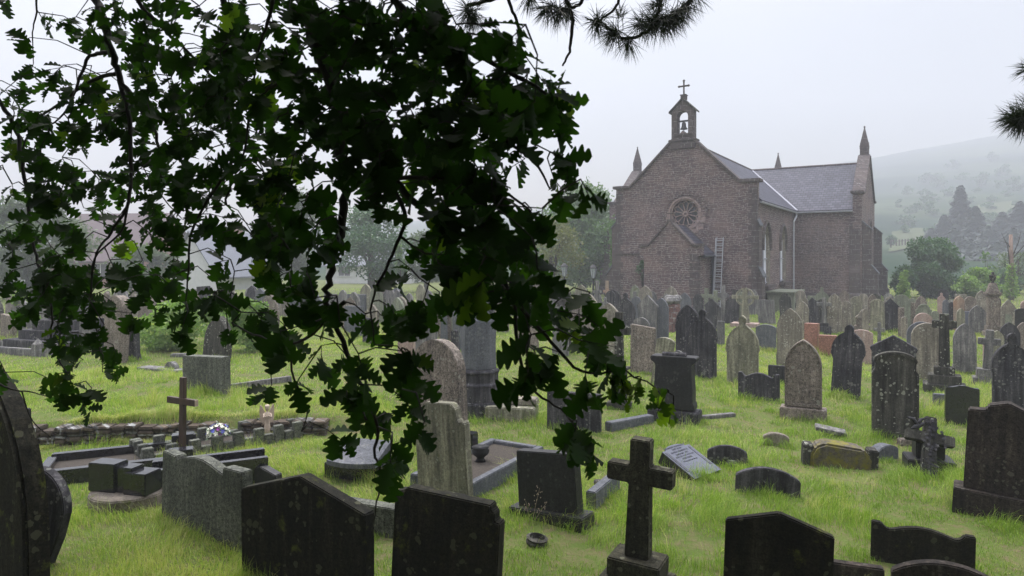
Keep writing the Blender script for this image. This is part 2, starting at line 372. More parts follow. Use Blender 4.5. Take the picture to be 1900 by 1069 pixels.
def slates(name, c1, c2, gap, ax):
    """slate courses: v runs up the slope (z), u along the ridge"""
    m, t, out, b, n, L = new_mat(name)
    tc = n('ShaderNodeTexCoord'); sp = n('ShaderNodeSeparateXYZ'); L(tc.outputs['Object'], sp.inputs[0])
    cb = n('ShaderNodeCombineXYZ'); L(sp.outputs[ax], cb.inputs[0]); L(sp.outputs[2], cb.inputs[1])
    br = n('ShaderNodeTexBrick'); L(cb.outputs[0], br.inputs[0])
    br.inputs['Scale'].default_value = 1.0; br.inputs['Brick Width'].default_value = .32; br.inputs['Row Height'].default_value = .16
    br.inputs['Mortar Size'].default_value = .028; br.inputs['Mortar Smooth'].default_value = .8
    br.inputs['Color1'].default_value = (*c1, 1); br.inputs['Color2'].default_value = (*c2, 1); br.inputs['Mortar'].default_value = (*gap, 1)
    nf = n('ShaderNodeTexNoise', Scale=1.3, Detail=6., Roughness=.7); L(cb.outputs[0], nf.inputs[0])
    hs = n('ShaderNodeVectorMath', operation='SCALE'); L(br.outputs[0], hs.inputs[0]); L(rng(n, L, nf.outputs[0], .3, .7, .75, 1.25), hs.inputs['Scale'])
    L(hs.outputs[0], b.inputs['Base Color']); b.inputs['Roughness'].default_value = .6; b.inputs['Specular IOR Level'].default_value = .2
    bp = n('ShaderNodeBump', Strength=.5, Distance=.02); bp.invert = True; L(br.outputs['Fac'], bp.inputs['Height']); L(bp.outputs[0], b.inputs['Normal'])
    return m
M['slate_ns'] = slates('slates along nave', (.042, .042, .062), (.078, .076, .105), (.012, .012, .018), 1)
M['slate_ew'] = slates('slates along transept', (.042, .042, .062), (.078, .076, .105), (.012, .012, .018), 0)

def leafmat(name, c1, c2, c3, trans=.35, rough=.5, spec=.4, tcol=None):
    m, t, out, b, n, L = new_mat(name)
    at = n('ShaderNodeAttribute', attribute_name='tint')
    rp = t.nodes.new('ShaderNodeValToRGB'); e = rp.color_ramp.elements
    e[0].color = (*c1, 1); e[1].color = (*c3, 1); x = e.new(.6); x.color = (*c2, 1)
    L(at.outputs['Fac'], rp.inputs[0]); L(rp.outputs[0], b.inputs['Base Color'])
    b.inputs['Roughness'].default_value = rough; b.inputs['Specular IOR Level'].default_value = spec
    tr = n('ShaderNodeBsdfTranslucent'); sc = n('ShaderNodeVectorMath', operation='MULTIPLY'); L(rp.outputs[0], sc.inputs[0])
    sc.inputs[1].default_value = tcol or (1.6, 1.9, .9); L(sc.outputs[0], tr.inputs[0])
    mx = n('ShaderNodeMixShader'); mx.inputs[0].default_value = trans; L(b.outputs[0], mx.inputs[1]); L(tr.outputs[0], mx.inputs[2]); L(mx.outputs[0], out.inputs[0])
    return m
M['grass'] = leafmat('grass blades', (.115, .205, .020), (.285, .40, .055), (.58, .48, .23), .32, .55, .3, (1.3, 1.5, .9))
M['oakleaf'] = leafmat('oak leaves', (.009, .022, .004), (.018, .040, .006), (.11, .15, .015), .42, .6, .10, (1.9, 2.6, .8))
M['needle'] = leafmat('pine needles', (.018, .03, .012), (.025, .04, .018), (.05, .06, .02), .1, .5)
M['fol_mid'] = leafmat('deciduous foliage', (.06, .115, .045), (.10, .165, .065), (.17, .21, .085), .3)
M['fol_dark'] = leafmat('dark foliage', (.032, .080, .034), (.058, .122, .050), (.10, .165, .065), .2)
M['fol_yellow'] = leafmat('yellowing foliage', (.09, .10, .03), (.14, .145, .045), (.24, .21, .06), .3)
M['fol_light'] = leafmat('bright shrub foliage', (.10, .17, .045), (.20, .29, .075), (.36, .36, .13), .35)
M['fol_conifer'] = leafmat('conifer foliage', (.012, .026, .022), (.02, .04, .032), (.035, .055, .04), .1)
M['fol_grey'] = leafmat('grey green foliage', (.06, .085, .05), (.09, .12, .07), (.13, .16, .10), .3)
M['bark'] = stone('bark', (.035, .028, .022), (.06, .048, .038), .6, dark=(.015, .012, .01), lich=.1, moss=.05)
M['twig'] = plain('twigs', (.02, .017, .013), .8)
M['deadwood'] = stone('bare dead wood', (.20, .13, .11), (.25, .18, .15), .4, dark=(.12, .08, .06), lich=0)

def ground_mat():
    m, t, out, b, n, L = new_mat('turf')
    tc = n('ShaderNodeTexCoord')
    a = n('ShaderNodeTexNoise', Scale=.35, Detail=8., Roughness=.65); L(tc.outputs['Object'], a.inputs[0])
    c = n('ShaderNodeTexNoise', Scale=6., Detail=8., Roughness=.7); L(tc.outputs['Object'], c.inputs[0])
    col = mix(t, n, L, rng(n, L, a.outputs[0], .35, .65), (.065, .098, .020), (.11, .145, .036))
    col = mix(t, n, L, rng(n, L, c.outputs[0], .44, .62, 0, .9), col, (.14, .115, .062))
    L(col, b.inputs['Base Color']); b.inputs['Roughness'].default_value = .95; b.inputs['Specular IOR Level'].default_value = .1
    bp = n('ShaderNodeBump', Strength=.8, Distance=.05); L(c.outputs[0], bp.inputs['Height']); L(bp.outputs[0], b.inputs['Normal'])
    return m
M['turf'] = ground_mat()
def hill_mat():
    m, t, out, b, n, L = new_mat('hillside')
    tc = n('ShaderNodeTexCoord'); mp = n('ShaderNodeMapping'); mp.inputs['Scale'].default_value = (1, .35, 1.6); L(tc.outputs['Object'], mp.inputs[0])
    a = n('ShaderNodeTexNoise', Scale=.03, Detail=9., Roughness=.6); L(mp.outputs[0], a.inputs[0])
    c = n('ShaderNodeTexNoise', Scale=.12, Detail=9., Roughness=.7); L(mp.outputs[0], c.inputs[0])
    col = mix(t, n, L, rng(n, L, a.outputs[0], .42, .6), (.022, .042, .026), (.058, .080, .042))
    col = mix(t, n, L, rng(n, L, c.outputs[0], .5, .66, 0, .85), col, (.012, .024, .018))
    L(col, b.inputs['Base Color']); b.inputs['Roughness'].default_value = 1; b.inputs['Specular IOR Level'].default_value = 0
    return m
M['hill'] = hill_mat()
M['field'] = plain('cut meadow', (.085, .10, .058), 1, .15, .1, 0)
M['track'] = plain('bare earth track', (.30, .26, .22), 1, .15, .5, 0)
# ------------------------------------------------------------------ land
def grid_obj(name, xs, ys, zf, mat):
    nx, ny = len(xs), len(ys)
    v = [(x, y, zf(x, y)) for y in ys for x in xs]
    f = [(j * nx + i, j * nx + i + 1, (j + 1) * nx + i + 1, (j + 1) * nx + i) for j in range(ny - 1) for i in range(nx - 1)]
    o = np_mesh(name, v, quads=f, mat=mat, smooth=True); o['kind'] = 'structure'; return o
xs = [-600, -400, -250, -150, -90, -60, -45] + list(np.arange(-36, -13, 1.0)) + list(np.arange(-13, 13, .2)) + list(np.arange(13, 37, 1.0)) + [45, 60, 90, 150, 250, 400, 600]
ys = [-60, -30, -15, -5, 0, 3] + list(np.arange(4, 15, .14)) + list(np.arange(15, 45, .6)) + [48, 55, 65, 80, 100, 140, 200, 300, 450, 610]
grid_obj('ground', xs, ys, ground_z, M['turf'])

KR = [(-1.3, .035), (-.76, .04), (-.3, .045), (0, .062), (.3, .105), (.568, .153), (.76, .190), (1.0, .22), (1.5, .25)]
def ridge(k):
    for (a, b), (c, d) in zip(KR, KR[1:]):
        if k <= c: return b + (d - b) * max(0, (k - a)) / (c - a)
    return KR[-1][1]
def hill_z(x, y):
    k = x / y; rz = ridge(k) * 560 
    t = max(0.0, min(1.0, (y - 62) / 498))
    z = CAMH * t + rz * (0.35 * t + 0.65 * t * t * (1.6 - .6 * t))
    z += 2.2 * mnoise.fractal(Vector((x * .012, y * .012, 3)), 1, 2, 5) * smooth(70, 150, y)
    if y > 560: z -= (y - 560) * .12
    return z - 0.4
def hill():
    ks = np.linspace(-1.25, 1.3, 150); ys = list(np.linspace(60, 180, 45)) + list(np.linspace(186, 575, 66)) + [590, 605]
    nx = len(ks); v = [(max(-700, min(700, k * y)), y, hill_z(max(-700, min(700, k * y)), y)) for y in ys for k in ks]
    f = [(j * nx + i, j * nx + i + 1, (j + 1) * nx + i + 1, (j + 1) * nx + i) for j in range(len(ys) - 1) for i in range(nx - 1)]
    o = np_mesh('hill', v, quads=f, mat=M['hill'], smooth=True); o['kind'] = 'structure'
hill()
def on_hill(px, py):
    """march a sight line until it meets the hillside"""
    k = (px - CX) / F; s = (YH - py) / F; y = 62.0
    while y < 560:
        if hill_z(k * y, y) >= CAMH + s * y: break
        y += 1.0
    return Vector((k * y, y, hill_z(k * y, y)))
def patch(name, pts, mat, dz=.25, n=10):
    """a field lying on the hillside, built from a quad of image corners"""
    a, b, c, d = [on_hill(*p) for p in pts]
    v = []
    for j in range(n + 1):
        for i in range(n + 1):
            s, t = i / n, j / n
            q = a.lerp(b, s).lerp(d.lerp(c, s), t); v.append((q.x, q.y, hill_z(q.x, q.y) + dz))
    f = [(j * (n + 1) + i, j * (n + 1) + i + 1, (j + 1) * (n + 1) + i + 1, (j + 1) * (n + 1) + i) for j in range(n) for i in range(n)]
    o = np_mesh(name, v, quads=f, mat=mat, smooth=True); o['kind'] = 'structure'
patch('meadow', [(1648, 470), (1720, 458), (1712, 425), (1655, 432)], M['field'])
patch('hill_pasture', [(1800, 400), (1885, 395), (1880, 375), (1815, 382)], M['field'])
# ------------------------------------------------------------------ the chapel (local x = along the west front, local y = down the nave)
ANG = math.atan2(-.534, .845)
church = empty('stone_chapel', (9.11, 35.98, 0), (0, 0, ANG), 'brown stone chapel with slate roofs, bellcote and rose window', 'chapel')
HW, EAVE, RIDGE = 3.7, 5.86, 9.05
Y1, Y2, YM = 11.0, 20.6, 15.8
XR, XL = 7.1, -8.6

def arc_arch(cx, w, z0, zs, n=7, rise=None):
    """lancet outline, counter clockwise from lower left; equilateral pointed head above zs"""
    h = w / 2; rise = rise or 1.18 * h; r = (h * h + rise * rise) / (2 * h) * 1.0001; pts = [(cx - h, z0), (cx + h, z0), (cx + h, zs)]
    c = cx + h - r; a1 = math.acos((cx - c) / r)
    for i in range(1, n): a = a1 * i / n; pts.append((c + r * math.cos(a), zs + r * math.sin(a)))
    pts.append((cx, zs + r * math.sin(a1)))
    c = cx - h + r
    for i in range(n - 1, 0, -1): a = a1 * i / n; pts.append((c - r * math.cos(a), zs + r * math.sin(a)))
    pts.append((cx - h, zs)); return pts
def circle(cx, cz, r, n=32): return [(cx + r * math.cos(2 * math.pi * i / n), cz + r * math.sin(2 * math.pi * i / n)) for i in range(n)]
def mb(): return MB()

# west front, with rose
ROSE = (0.12, 5.15)
GP = 9.72                    # gable parapet apex
mb().holed([(-HW - .12, 0), (HW + .12, 0), (HW + .12, 6.66), (HW - .72, 6.66), (0, GP - .12), (-HW + .72, 6.66), (-HW - .12, 6.66)], [circle(*ROSE, .80)], 0, .5).build('wall', M['rubble'], church)
# nave side walls with two lancets each
def lancet(parent, cy, w, z0, zs, face, sgn, axis):
    """window set in a wall square to axis: jambs, board, transom and hood"""
    wd = MB(); a = face - sgn * .20
    def put(m, u, z, du, dz, dd, off): 
        c = (a + sgn * off, u, z) if axis == 'x' else (u, a + sgn * off, z)
        m.box(c, (dd, du, dz) if axis == 'x' else (du, dd, dz))
    prof = arc_arch(cy, w - .02, z0 + .01, zs)
    g = MB(); g.prism(prof, a - .02, a + .02, 'x' if axis == 'x' else 'y')
    win = g.build('window', M['winpaint'], parent)
    fr = MB()
    put(fr, cy, (z0 + zs) / 2 - .1, .07, zs - z0 + .9, .05, .05)
    put(fr, cy, z0 + (zs - z0) * .62, w - .04, .06, .06, .055)
    put(fr, cy, z0 + .1, w - .04, .06, .06, .055)
    fr.build('frame', M['lead'], win)
    # splayed stone jamb
    jm = MB(); p1 = arc_arch(cy, w, z0, zs); p2 = arc_arch(cy, w + .26, z0 - .001, zs)
    lo = [(u, z) for u, z in p1]; hi = [(u, z) for u, z in p2]
    k = len(lo); off0, off1 = -.02, .205
    for i in range(k):
        j = (i + 1) % k
        def q(p, o): return (face - sgn * .20 + sgn * o, p[0], p[1]) if axis == 'x' else (p[0], face - sgn * .20 + sgn * o, p[1])
        jm.add([q(lo[i], off0 + .05), q(lo[j], off0 + .05), q(hi[j], off1 + .01), q(hi[i], off1 + .01)], [(0, 1, 2, 3)])
    jm.build('jamb', M['tan'], win)
    hd = MB(); o1 = arc_arch(cy, w + .30, zs - .35, zs, 8)[2:]; hp = [((face + sgn * .05, u, z) if axis == 'x' else (u, face + sgn * .05, z)) for u, z in o1]
    hp = [((face + sgn * .05, cy + w / 2 + .15, zs - .4) if axis == 'x' else (cy + w / 2 + .15, face + sgn * .05, zs - .4))] + hp + [((face + sgn * .05, cy - w / 2 - .15, zs - .4) if axis == 'x' else (cy - w / 2 - .15, face + sgn * .05, zs - .4))]
    hd.tube(hp, .09, 5); hd.build('hood_mould', M['ashlar'], win)
    sl = MB(); put(sl, cy, z0 - .08, w + .5, .16, .5, .28); sl.build('sill', M['ashlar'], win)
for s in (-1, 1):
    wl = [(2.75, 1.66, 1.35, 3.6), (7.35, 1.66, 1.35, 3.6)]
    x0, x1 = sorted((s * HW, s * (HW - .5)))
    h = [arc_arch(cy, w + .24, z0, zs) for cy, w, z0, zs in wl]
    mb().holed([(.5, 0), (Y1 + .5, 0), (Y1 + .5, EAVE - .12), (.5, EAVE - .12)], h, x0, x1, 'x').build('wall', M['rubble'], church)
    for cy, w, z0, zs in wl: lancet(church, cy, w, z0, zs, s * HW, s, 'x')
# transept west walls, gable walls
for s, X in ((1, XR), (-1, XL)):
    a, b = sorted((s * HW, X)); 
    mb().box(((a + b) / 2, Y1 + .25, (EAVE - .2) / 2), (b - a - .006, .5, EAVE - .2)).build('wall', M['rubble'], church)
    mb().box(((a + b) / 2, Y2 - .25, (EAVE - .2) / 2), (b - a - .006, .5, EAVE - .2)).build('wall', M['rubble'], church)
    x0, x1 = sorted((X, X + s * .5))
    mb().holed([(Y1 - .1, 0), (Y2 + .1, 0), (Y2 + .1, 6.75), (Y2 - .75, 6.75), (YM, 9.75), (Y1 + .75, 6.75), (Y1 - .1, 6.75)],
               [arc_arch(YM + .2, 2.24, 1.5, 4.0)], x0, x1, 'x').build('wall', M['rubble'], church)
    lancet(church, YM + .2, 2.0, 1.5, 4.0, X + s * .5, s, 'x')
# chancel
mb().box((HW - .25, Y2 + 2.35, EAVE / 2), (.5, 4.7, EAVE - .2)).build('wall', M['rubble'], church)
mb().box((-HW + .25, Y2 + 2.35, EAVE / 2), (.5, 4.7, EAVE - .2)).build('wall', M['rubble'], church)
mb().prism([(-HW - .1, 0), (HW + .1, 0), (HW + .1, 6.6), (0, 9.7), (-HW - .1, 6.6)], 25.3, 25.8).build('wall', M['rubble'], church)
# roofs
def roof_quad(pts, mat, th=.09):
    m = MB(); n = (Vector(pts[1]) - Vector(pts[0])).cross(Vector(pts[2]) - Vector(pts[0])).normalized() * th
    if n.z < 0: n = -n
    k = len(pts); m.add([tuple(p) for p in pts] + [tuple(Vector(p) + n) for p in pts], [tuple(range(k)), tuple(range(k, 2 * k))] + [(i, (i + 1) % k, k + (i + 1) % k, k + i) for i in range(k)])
    return m.build('roof', mat, church)
EO = .22                                             # eave overhang
def ez(o): return EAVE - o * (RIDGE - EAVE) / HW
for s in (-1, 1):
    xe = s * (HW + EO)
    roof_quad([(xe, .5, ez(EO)), (xe, Y1 - EO, ez(EO)), (0, YM, RIDGE), (0, .5, RIDGE)], M['slate_ns'])
    roof_quad([(xe, Y2 + EO, ez(EO)), (xe, 25.3, ez(EO)), (0, 25.3, RIDGE), (0, YM, RIDGE)], M['slate_ns'])
    X = XR if s > 0 else XL
    roof_quad([(xe, Y1 - EO, ez(EO)), (X, Y1 - EO, ez(EO)), (X, YM, RIDGE), (0, YM, RIDGE)], M['slate_ew'])
    roof_quad([(xe, Y2 + EO, ez(EO)), (X, Y2 + EO, ez(EO)), (X, YM, RIDGE), (0, YM, RIDGE)], M['slate_ew'])
    # valley flashing and ridge tiles
    mb().tube([(xe, Y1 - EO, ez(EO) + .1), (0, YM, RIDGE + .09)], .09, 6).build('valley_flashing', M['lead'], church)
    mb().tube([(0, YM, RIDGE + .1), (X, YM, RIDGE + .1)], .09, 6).build('ridge_tiles', M['ashlar'], church)
    mb().tube([(xe - s * .02, .5, ez(EO) + .0), (xe - s * .02, Y1 - EO, ez(EO) + .0)], .065, 8).build('gutter', M['lead'], church)
    mb().tube([(xe, Y1 - EO + .02, ez(EO) - .0), (X, Y1 - EO + .02, ez(EO) - .0)], .06, 8).build('gutter', M['lead'], church)
mb().tube([(0, .5, RIDGE + .1), (0, YM, RIDGE + .1)], .09, 6).build('ridge_tiles', M['ashlar'], church)
# down pipe in the angle
mb().tube([(HW + .2, Y1 - .25, 5.65), (HW + .2, Y1 - .25, 5.45), (HW + .12, Y1 - .75, 5.05), (HW + .12, Y1 - .75, 4.7), (HW + .12, Y1 - .75, .1)], .055, 8).build('downpipe', M['pipe_pale'], church)
d = MB()
for z in (4.5, 2.9, 1.4): d.lathe([(.075, -.03), (.075, .03)], (HW + .12, Y1 - .75, z), 8)
d.build('pipe_collar', M['pipe_pale'], church)

def coping(pts, c0, c1, axis, parent, mat='ashlar', th=.16):
    """a strip of coping following a gable line; pts in (u, z)"""
    m = MB(); up = [(u, z + th) for u, z in pts]
    prof = list(pts) + list(reversed(up)); m.prism(prof, c0, c1, axis)
    return m.build('coping', M[mat], parent, bevel=.02)
coping([(HW + .3, 6.66), (HW - .72, 6.66), (0.55, GP - .12 - .55 * (GP - .12 - 6.66) / (HW - .72))], -.12, .62, 'y', church)
coping([(-HW - .3, 6.66), (-HW + .72, 6.66), (-0.55, GP - .12 - .55 * (GP - .12 - 6.66) / (HW - .72))], -.12, .62, 'y', church)
for s, X in ((1, XR), (-1, XL)):
    a, b = sorted((X - s * .12, X + s * .62))
    k = (9.75 - 6.75) / (YM - Y1 - .75)
    coping([(Y1 - .3, 6.75), (Y1 + .75, 6.75), (YM - .3, 9.75 - .3 * k)], a, b, 'x', church)
    coping([(Y2 + .3, 6.75), (Y2 - .75, 6.75), (YM + .3, 9.75 - .3 * k)], a, b, 'x', church)
def pinnacle(x, y, z0, h, wd=.58):
    m = MB(); m.base(x, y, z0, wd + .06, wd + .06, .75); m.base(x, y, z0 + .75, wd - .06, wd - .06, .55)
    for a in (0, 1):          # little gablets round the foot of the spirelet
        q = [(-.5 * wd, 0), (.5 * wd, 0), (0, .4)]
        if a == 0: m.prism([(x + u, z0 + 1.2 + v) for u, v in q], y - .27, y + .27)
        else: m.prism([(y + u, z0 + 1.2 + v) for u, v in q], x - .27, x + .27, 'x')
    m.lathe([(wd * .70, 0), (.035, h)], (x, y, z0 + 1.3), 4, math.pi / 4)
    m.lathe([(.03, 0), (.07, .06), (.02, .13)], (x, y, z0 + 1.3 + h - .02), 8)
    return m.build('pinnacle', M['ashlar'], church)
pinnacle(XR + .25, YM, 8.95, 1.3); pinnacle(XL - .25, YM, 8.95, 1.3); pinnacle(0, 25.5, 8.95, 1.35)

# buttresses with two weathered set-offs
def buttress(x, y, dx, dy, wd, ztop, zmid, p1, p2):
    """projects along (dx,dy); wd wide across"""
    prof = [(0, 0), (p2 + .12, 0), (p2 + .12, .5), (p2, .62), (p2, zmid - .42), (p1, zmid), (p1, ztop - .45), (0.0, ztop)]
    m = MB(); r = math.atan2(dy, dx); m.M = Matrix.Translation((x, y, 0)) @ Matrix.Rotation(r, 4, 'Z')
    m.prism(prof, -wd / 2, wd / 2)
    o = m.build('buttress', M['ashlar'], church, bevel=.015)
    for (a, za, b, zb) in ((p2 + .06, zmid - .44, p1 - .03, zmid + .06), (p1 + .06, ztop - .48, -.0, ztop + .03)):
        if p2 < .3: continue
        w2 = MB(); w2.M = m.M; w2.prism([(a, za - .06), (a, za + .02), (b, zb + .05), (b, zb - .06)], -wd / 2 - .05, wd / 2 + .05); w2.build('weathering', M['slate'], o)
buttress(HW, .42, 1, 0, .72, 4.95, 2.3, .20, .36)
buttress(-HW, .42, -1, 0, .72, 4.95, 2.3, .42, .72)
buttress(-HW, 9.5, -1, 0, .6, 4.6, 2.2, .5, .8)
buttress(XR + .5, Y1 + .35, 1, 0, .7, 5.0, 2.3, .5, .85)
buttress(XR + .12, Y1, 0, -1, .6, 4.95, 2.3, .12, .2)
buttress(XR + .5, Y2 - .35, 1, 0, .7, 5.0, 2.3, .5, .85)
buttress(XL - .5, Y1 + .35, -1, 0, .7, 5.0, 2.3, .5, .85)
# quoins and plinth set slightly proud
q = MB()
for z in np.arange(.0, 6.3, .32):
    w_ = .42 if int(z / .32) % 2 else .28
    q.box((HW + .12 - w_ / 2 + .006, .14, z + .16), (w_, .31, .31)); q.box((-HW - .12 + w_ / 2 - .006, .14, z + .16), (w_, .31, .31))
q.build('quoins', M['ashlar'], church, bevel=.008)
mb().box((0, -.05, .28), (2 * HW + .3, .12, .56)).build('plinth', M['ashlar'], church, bevel=.02)
mb().box((HW + .05, 5.9, .28), (.12, 9.9, .56)).build('plinth', M['ashlar'], church, bevel=.02)
mb().box((5.85, Y1 - .05, .28), (3.8, .12, .56)).build('plinth', M['ashlar'], church, bevel=.02)
mb().box((-3.1, -.04, 3.02), (1.35, .07, .06)).build('string_course', M['ashlar'], church)

# rose window
rw = MB(); rx, rz = ROSE
rw.prism(circle(rx, rz, .79), .30, .33); rose = rw.build('rose_window', M['glassdark'], church)
t = MB()
def ring(m, x, z, r0, r1, y0, y1, n=36):
    vs = []
    for i in range(n):
        a = 2 * math.pi * i / n
        for r, y in ((r0, y0), (r1, y0), (r1, y1), (r0, y1)): vs.append((x + r * math.cos(a), y, z + r * math.sin(a)))
    m.add(vs, [(4 * i + j, 4 * i + (j + 1) % 4, 4 * ((i + 1) % n) + (j + 1) % 4, 4 * ((i + 1) % n) + j) for i in range(n) for j in range(4)])
ring(t, rx, rz, .72, .80, .02, .3)
ring(t, rx, rz, .07, .15, .10, .28, 16); ring(t, rx, rz, .03, .05, .12, .26, 8)
for i in range(12):
    a = 2 * math.pi * (i + .5) / 12
    t.tube([(rx + .14 * math.cos(a), .19, rz + .14 * math.sin(a)), (rx + .58 * math.cos(a), .19, rz + .58 * math.sin(a))], .033, 6)
    b0, b1 = a, a + 2 * math.pi / 12; pts = []       # cusped heads between the spokes
    for k in range(7):
        c = b0 + (b1 - b0) * k / 6; r = .55 + .14 * math.sin(math.pi * k / 6); pts.append((rx + r * math.cos(c), .19, rz + r * math.sin(c)))
    t.tube(pts, .030, 5)
    a2 = (b0 + b1) / 2
    for sg in (-1, 1): t.tube([(rx + .69 * math.cos(a2 + sg * .09), .19, rz + .69 * math.sin(a2 + sg * .09)), (rx + .60 * math.cos(a2 + sg * .05), .19, rz + .60 * math.sin(a2 + sg * .05))], .02, 5)
t.build('tracery', M['ashlarpink'], rose)
t = MB(); ring(t, rx, rz, .80, .90, -.035, .1); t.build('surround', M['ashlarpink'], rose, bevel=.01)
t = MB()
for i in range(19):                                   # relieving arch of rubble voussoirs
    a = math.pi * (-.02 + 1.04 * i / 18)
    t.M = Matrix.Translation((rx + 1.13 * math.cos(a), -.012, rz + 1.13 * math.sin(a))) @ Matrix.Rotation(math.pi / 2 - a, 4, 'Y'); t.box((0, 0, 0), (.15, .05, .27 + .04 * (i % 2)))
t.build('voussoirs', M['rubble'], rose, bevel=.01)
t = MB()
for x, z, sx_, sz_ in ((.95, -.35, .34, .3), (.98, -.05, .26, .26), (.8, -.72, .4, .26), (.45, -.92, .6, .2), (-.9, -.3, .26, .3), (-.98, .0, .2, .26)):
    t.box((rx + x, .005, rz + z), (sx_, .05, sz_))
t.build('repair_blocks', M['ashlarpink'], rose, bevel=.01)

# bellcote
bc = empty('bellcote', (0, 0.15, 8.75)); bc.parent = church; bc.location = (0, .22, 8.62); bc.scale = (.97, .97, .96)
m = MB(); m.base(0, 0, 0, 1.42, .62, .42); m.base(0, 0, .42, 1.56, .74, .12); m.build('base', M['ashlar'], bc, bevel=.03)
m = MB(); hp = [(-.31, .86), (.31, .86), (.31, 1.80)] + [(.31 * math.cos(math.pi * i / 8), 1.80 + .31 * math.sin(math.pi * i / 8)) for i in range(1, 8)] + [(-.31, 1.80)]
m.holed([(-.62, .54), (.62, .54), (.62, 2.12), (0, 2.72), (-.62, 2.12)], [hp], -.25, .25)
m.build('arch', M['ashlar'], bc)
m = MB(); m.box((0, 0, .8), (1.0, .6, .1)); m.build('sill', M['ashlar'], bc)
m = MB()
for s in (-1, 1): m.prism([(s * .76, 2.02), (s * .76, 2.12), (0, 2.86), (0, 2.74)], -.34, .34)
m.build('coping', M['charlich'], bc, bevel=.01)
m = MB(); m.base(0, 0, 2.78, .3, .3, .22); m.base(0, 0, 3.0, .36, .36, .05); m.build('pedestal', M['ashlar'], bc, bevel=.01)
m = MB(); m.tube([(0, 0, 3.05), (0, 0, 3.82)], .05, 6); m.tube([(-.26, 0, 3.54), (.26, 0, 3.54)], .05, 6)
for p in ((0, 0, 3.84), (-.27, 0, 3.54), (.27, 0, 3.54)): m.lathe([(.03, -.06), (.085, 0), (.03, .06)], p, 6)
m.build('cross', M['ashlar'], bc)
m = MB(); m.lathe([(.0, .36), (.08, .35), (.11, .28), (.12, .14), (.16, .04), (.21, -.02), (.2, -.04), (.02, -.03)][::-1], (0, 0, 1.16), 14)
bell = m.build('bell', M['iron'], bc, smooth=True)
m = MB(); m.tube([(0, 0, 1.12), (0, 0, 1.02)], .025, 6); m.lathe([(.01, -.04), (.04, 0), (.01, .04)], (0, 0, 1.0), 8); m.build('clapper', M['iron'], bell)
m = MB(); m.box((0, 0, 1.58), (.56, .1, .09)); m.tube([(0, 0, 1.58), (0, 0, 1.42)], .03, 6); m.box((0, 0, 1.47), (.18, .05, .05)); m.build('headstock', M['iron'], bc)

# porch
PX0, PX1, PD = -1.22, 1.53, 2.45
pc = (PX0 + PX1) / 2 - .02
porch = empty('porch', (0, 0, 0)); porch.parent = church
mb().prism([(PX0 - .0, 0), (PX1, 0), (PX1, 2.85), (PX1 + .22, 2.95), (PX1 + .22, 3.38), (PX1 - .22, 3.38), (pc, 4.62), (PX0 + .22, 3.38), (PX0 - .22, 3.38), (PX0 - .22, 2.95), (PX0, 2.85)], -PD, -PD + .42).build('wall', M['rubble'], porch)
mb().box((PX1 - .2, -PD / 2 + .2, 1.42), (.4, PD - .45, 2.85)).build('wall', M['rubble'], porch)
mb().box((PX0 + .2, -PD / 2 + .2, 1.42), (.4, PD - .45, 2.85)).build('wall', M['rubble'], porch)
for s, xe in ((1, PX1 + .2), (-1, PX0 - .2)):
    m = MB(); zt, zb = 4.42, 2.92
    m.add([(xe, -PD + .42, zb), (xe, 0, zb), (pc, 0, zt), (pc, -PD + .42, zt), (xe, -PD + .42, zb + .1), (xe, 0, zb + .1), (pc, 0, zt + .1), (pc, -PD + .42, zt + .1)],
          [(0, 1, 2, 3), (4, 5, 6, 7), (0, 1, 5, 4), (1, 2, 6, 5), (2, 3, 7, 6), (3, 0, 4, 7)])
    m.build('roof', M['slate_ns'], porch)
    k = (4.62 - 3.38) / (PX1 - .22 - pc)
    coping([(xe + s * .06, 3.38), (xe - s * .42, 3.38), (pc + s * .1, 4.62 - .1 * k)], -PD - .08, -PD + .5, 'y', porch, th=.13)
    mb().tube([(xe + s * .03, -PD + .4, 2.9), (xe + s * .03, -.02, 2.9)], .06, 8).build('gutter', M['pipe_dark'], porch)
    mb().tube([(pc + s * (xe - pc) * s if False else xe, -.06, 3.02), (pc, -.06, 4.56)], .035, 6).build('flashing', M['ashlar'], porch)
mb().tube([(PX1 + .2, -.2, 2.85), (PX1 + .12, -.14, 2.6), (PX1 + .12, -.14, .1)], .075, 10).build('downpipe', M['pipe_dark'], porch)
m = MB(); m.base(pc, -PD + .2, 4.55, .3, .34, .2); m.tube([(pc, -PD + .2, 4.7), (pc, -PD + .2, 5.28)], .035, 6); m.tube([(pc - .24, -PD + .2, 5.05), (pc + .24, -PD + .2, 5.05)], .035, 6); m.build('cross', M['ashlar'], porch)
m = MB()
for i in range(7): m.box((PX1 - .18, -PD + .2, .22 + .43 * i), (.385 + .05 * (i % 2), .425, .37))
m.build('quoins', M['ashlar'], porch, bevel=.01)

def chx(x, y, z=0): return church.matrix_basis @ Vector((x, y, z))
church_m = Matrix.Translation((9.11, 35.98, 0)) @ Matrix.Rotation(ANG, 4, 'Z')
def CH(x, y, z=0): return church_m @ Vector((x, y, z))

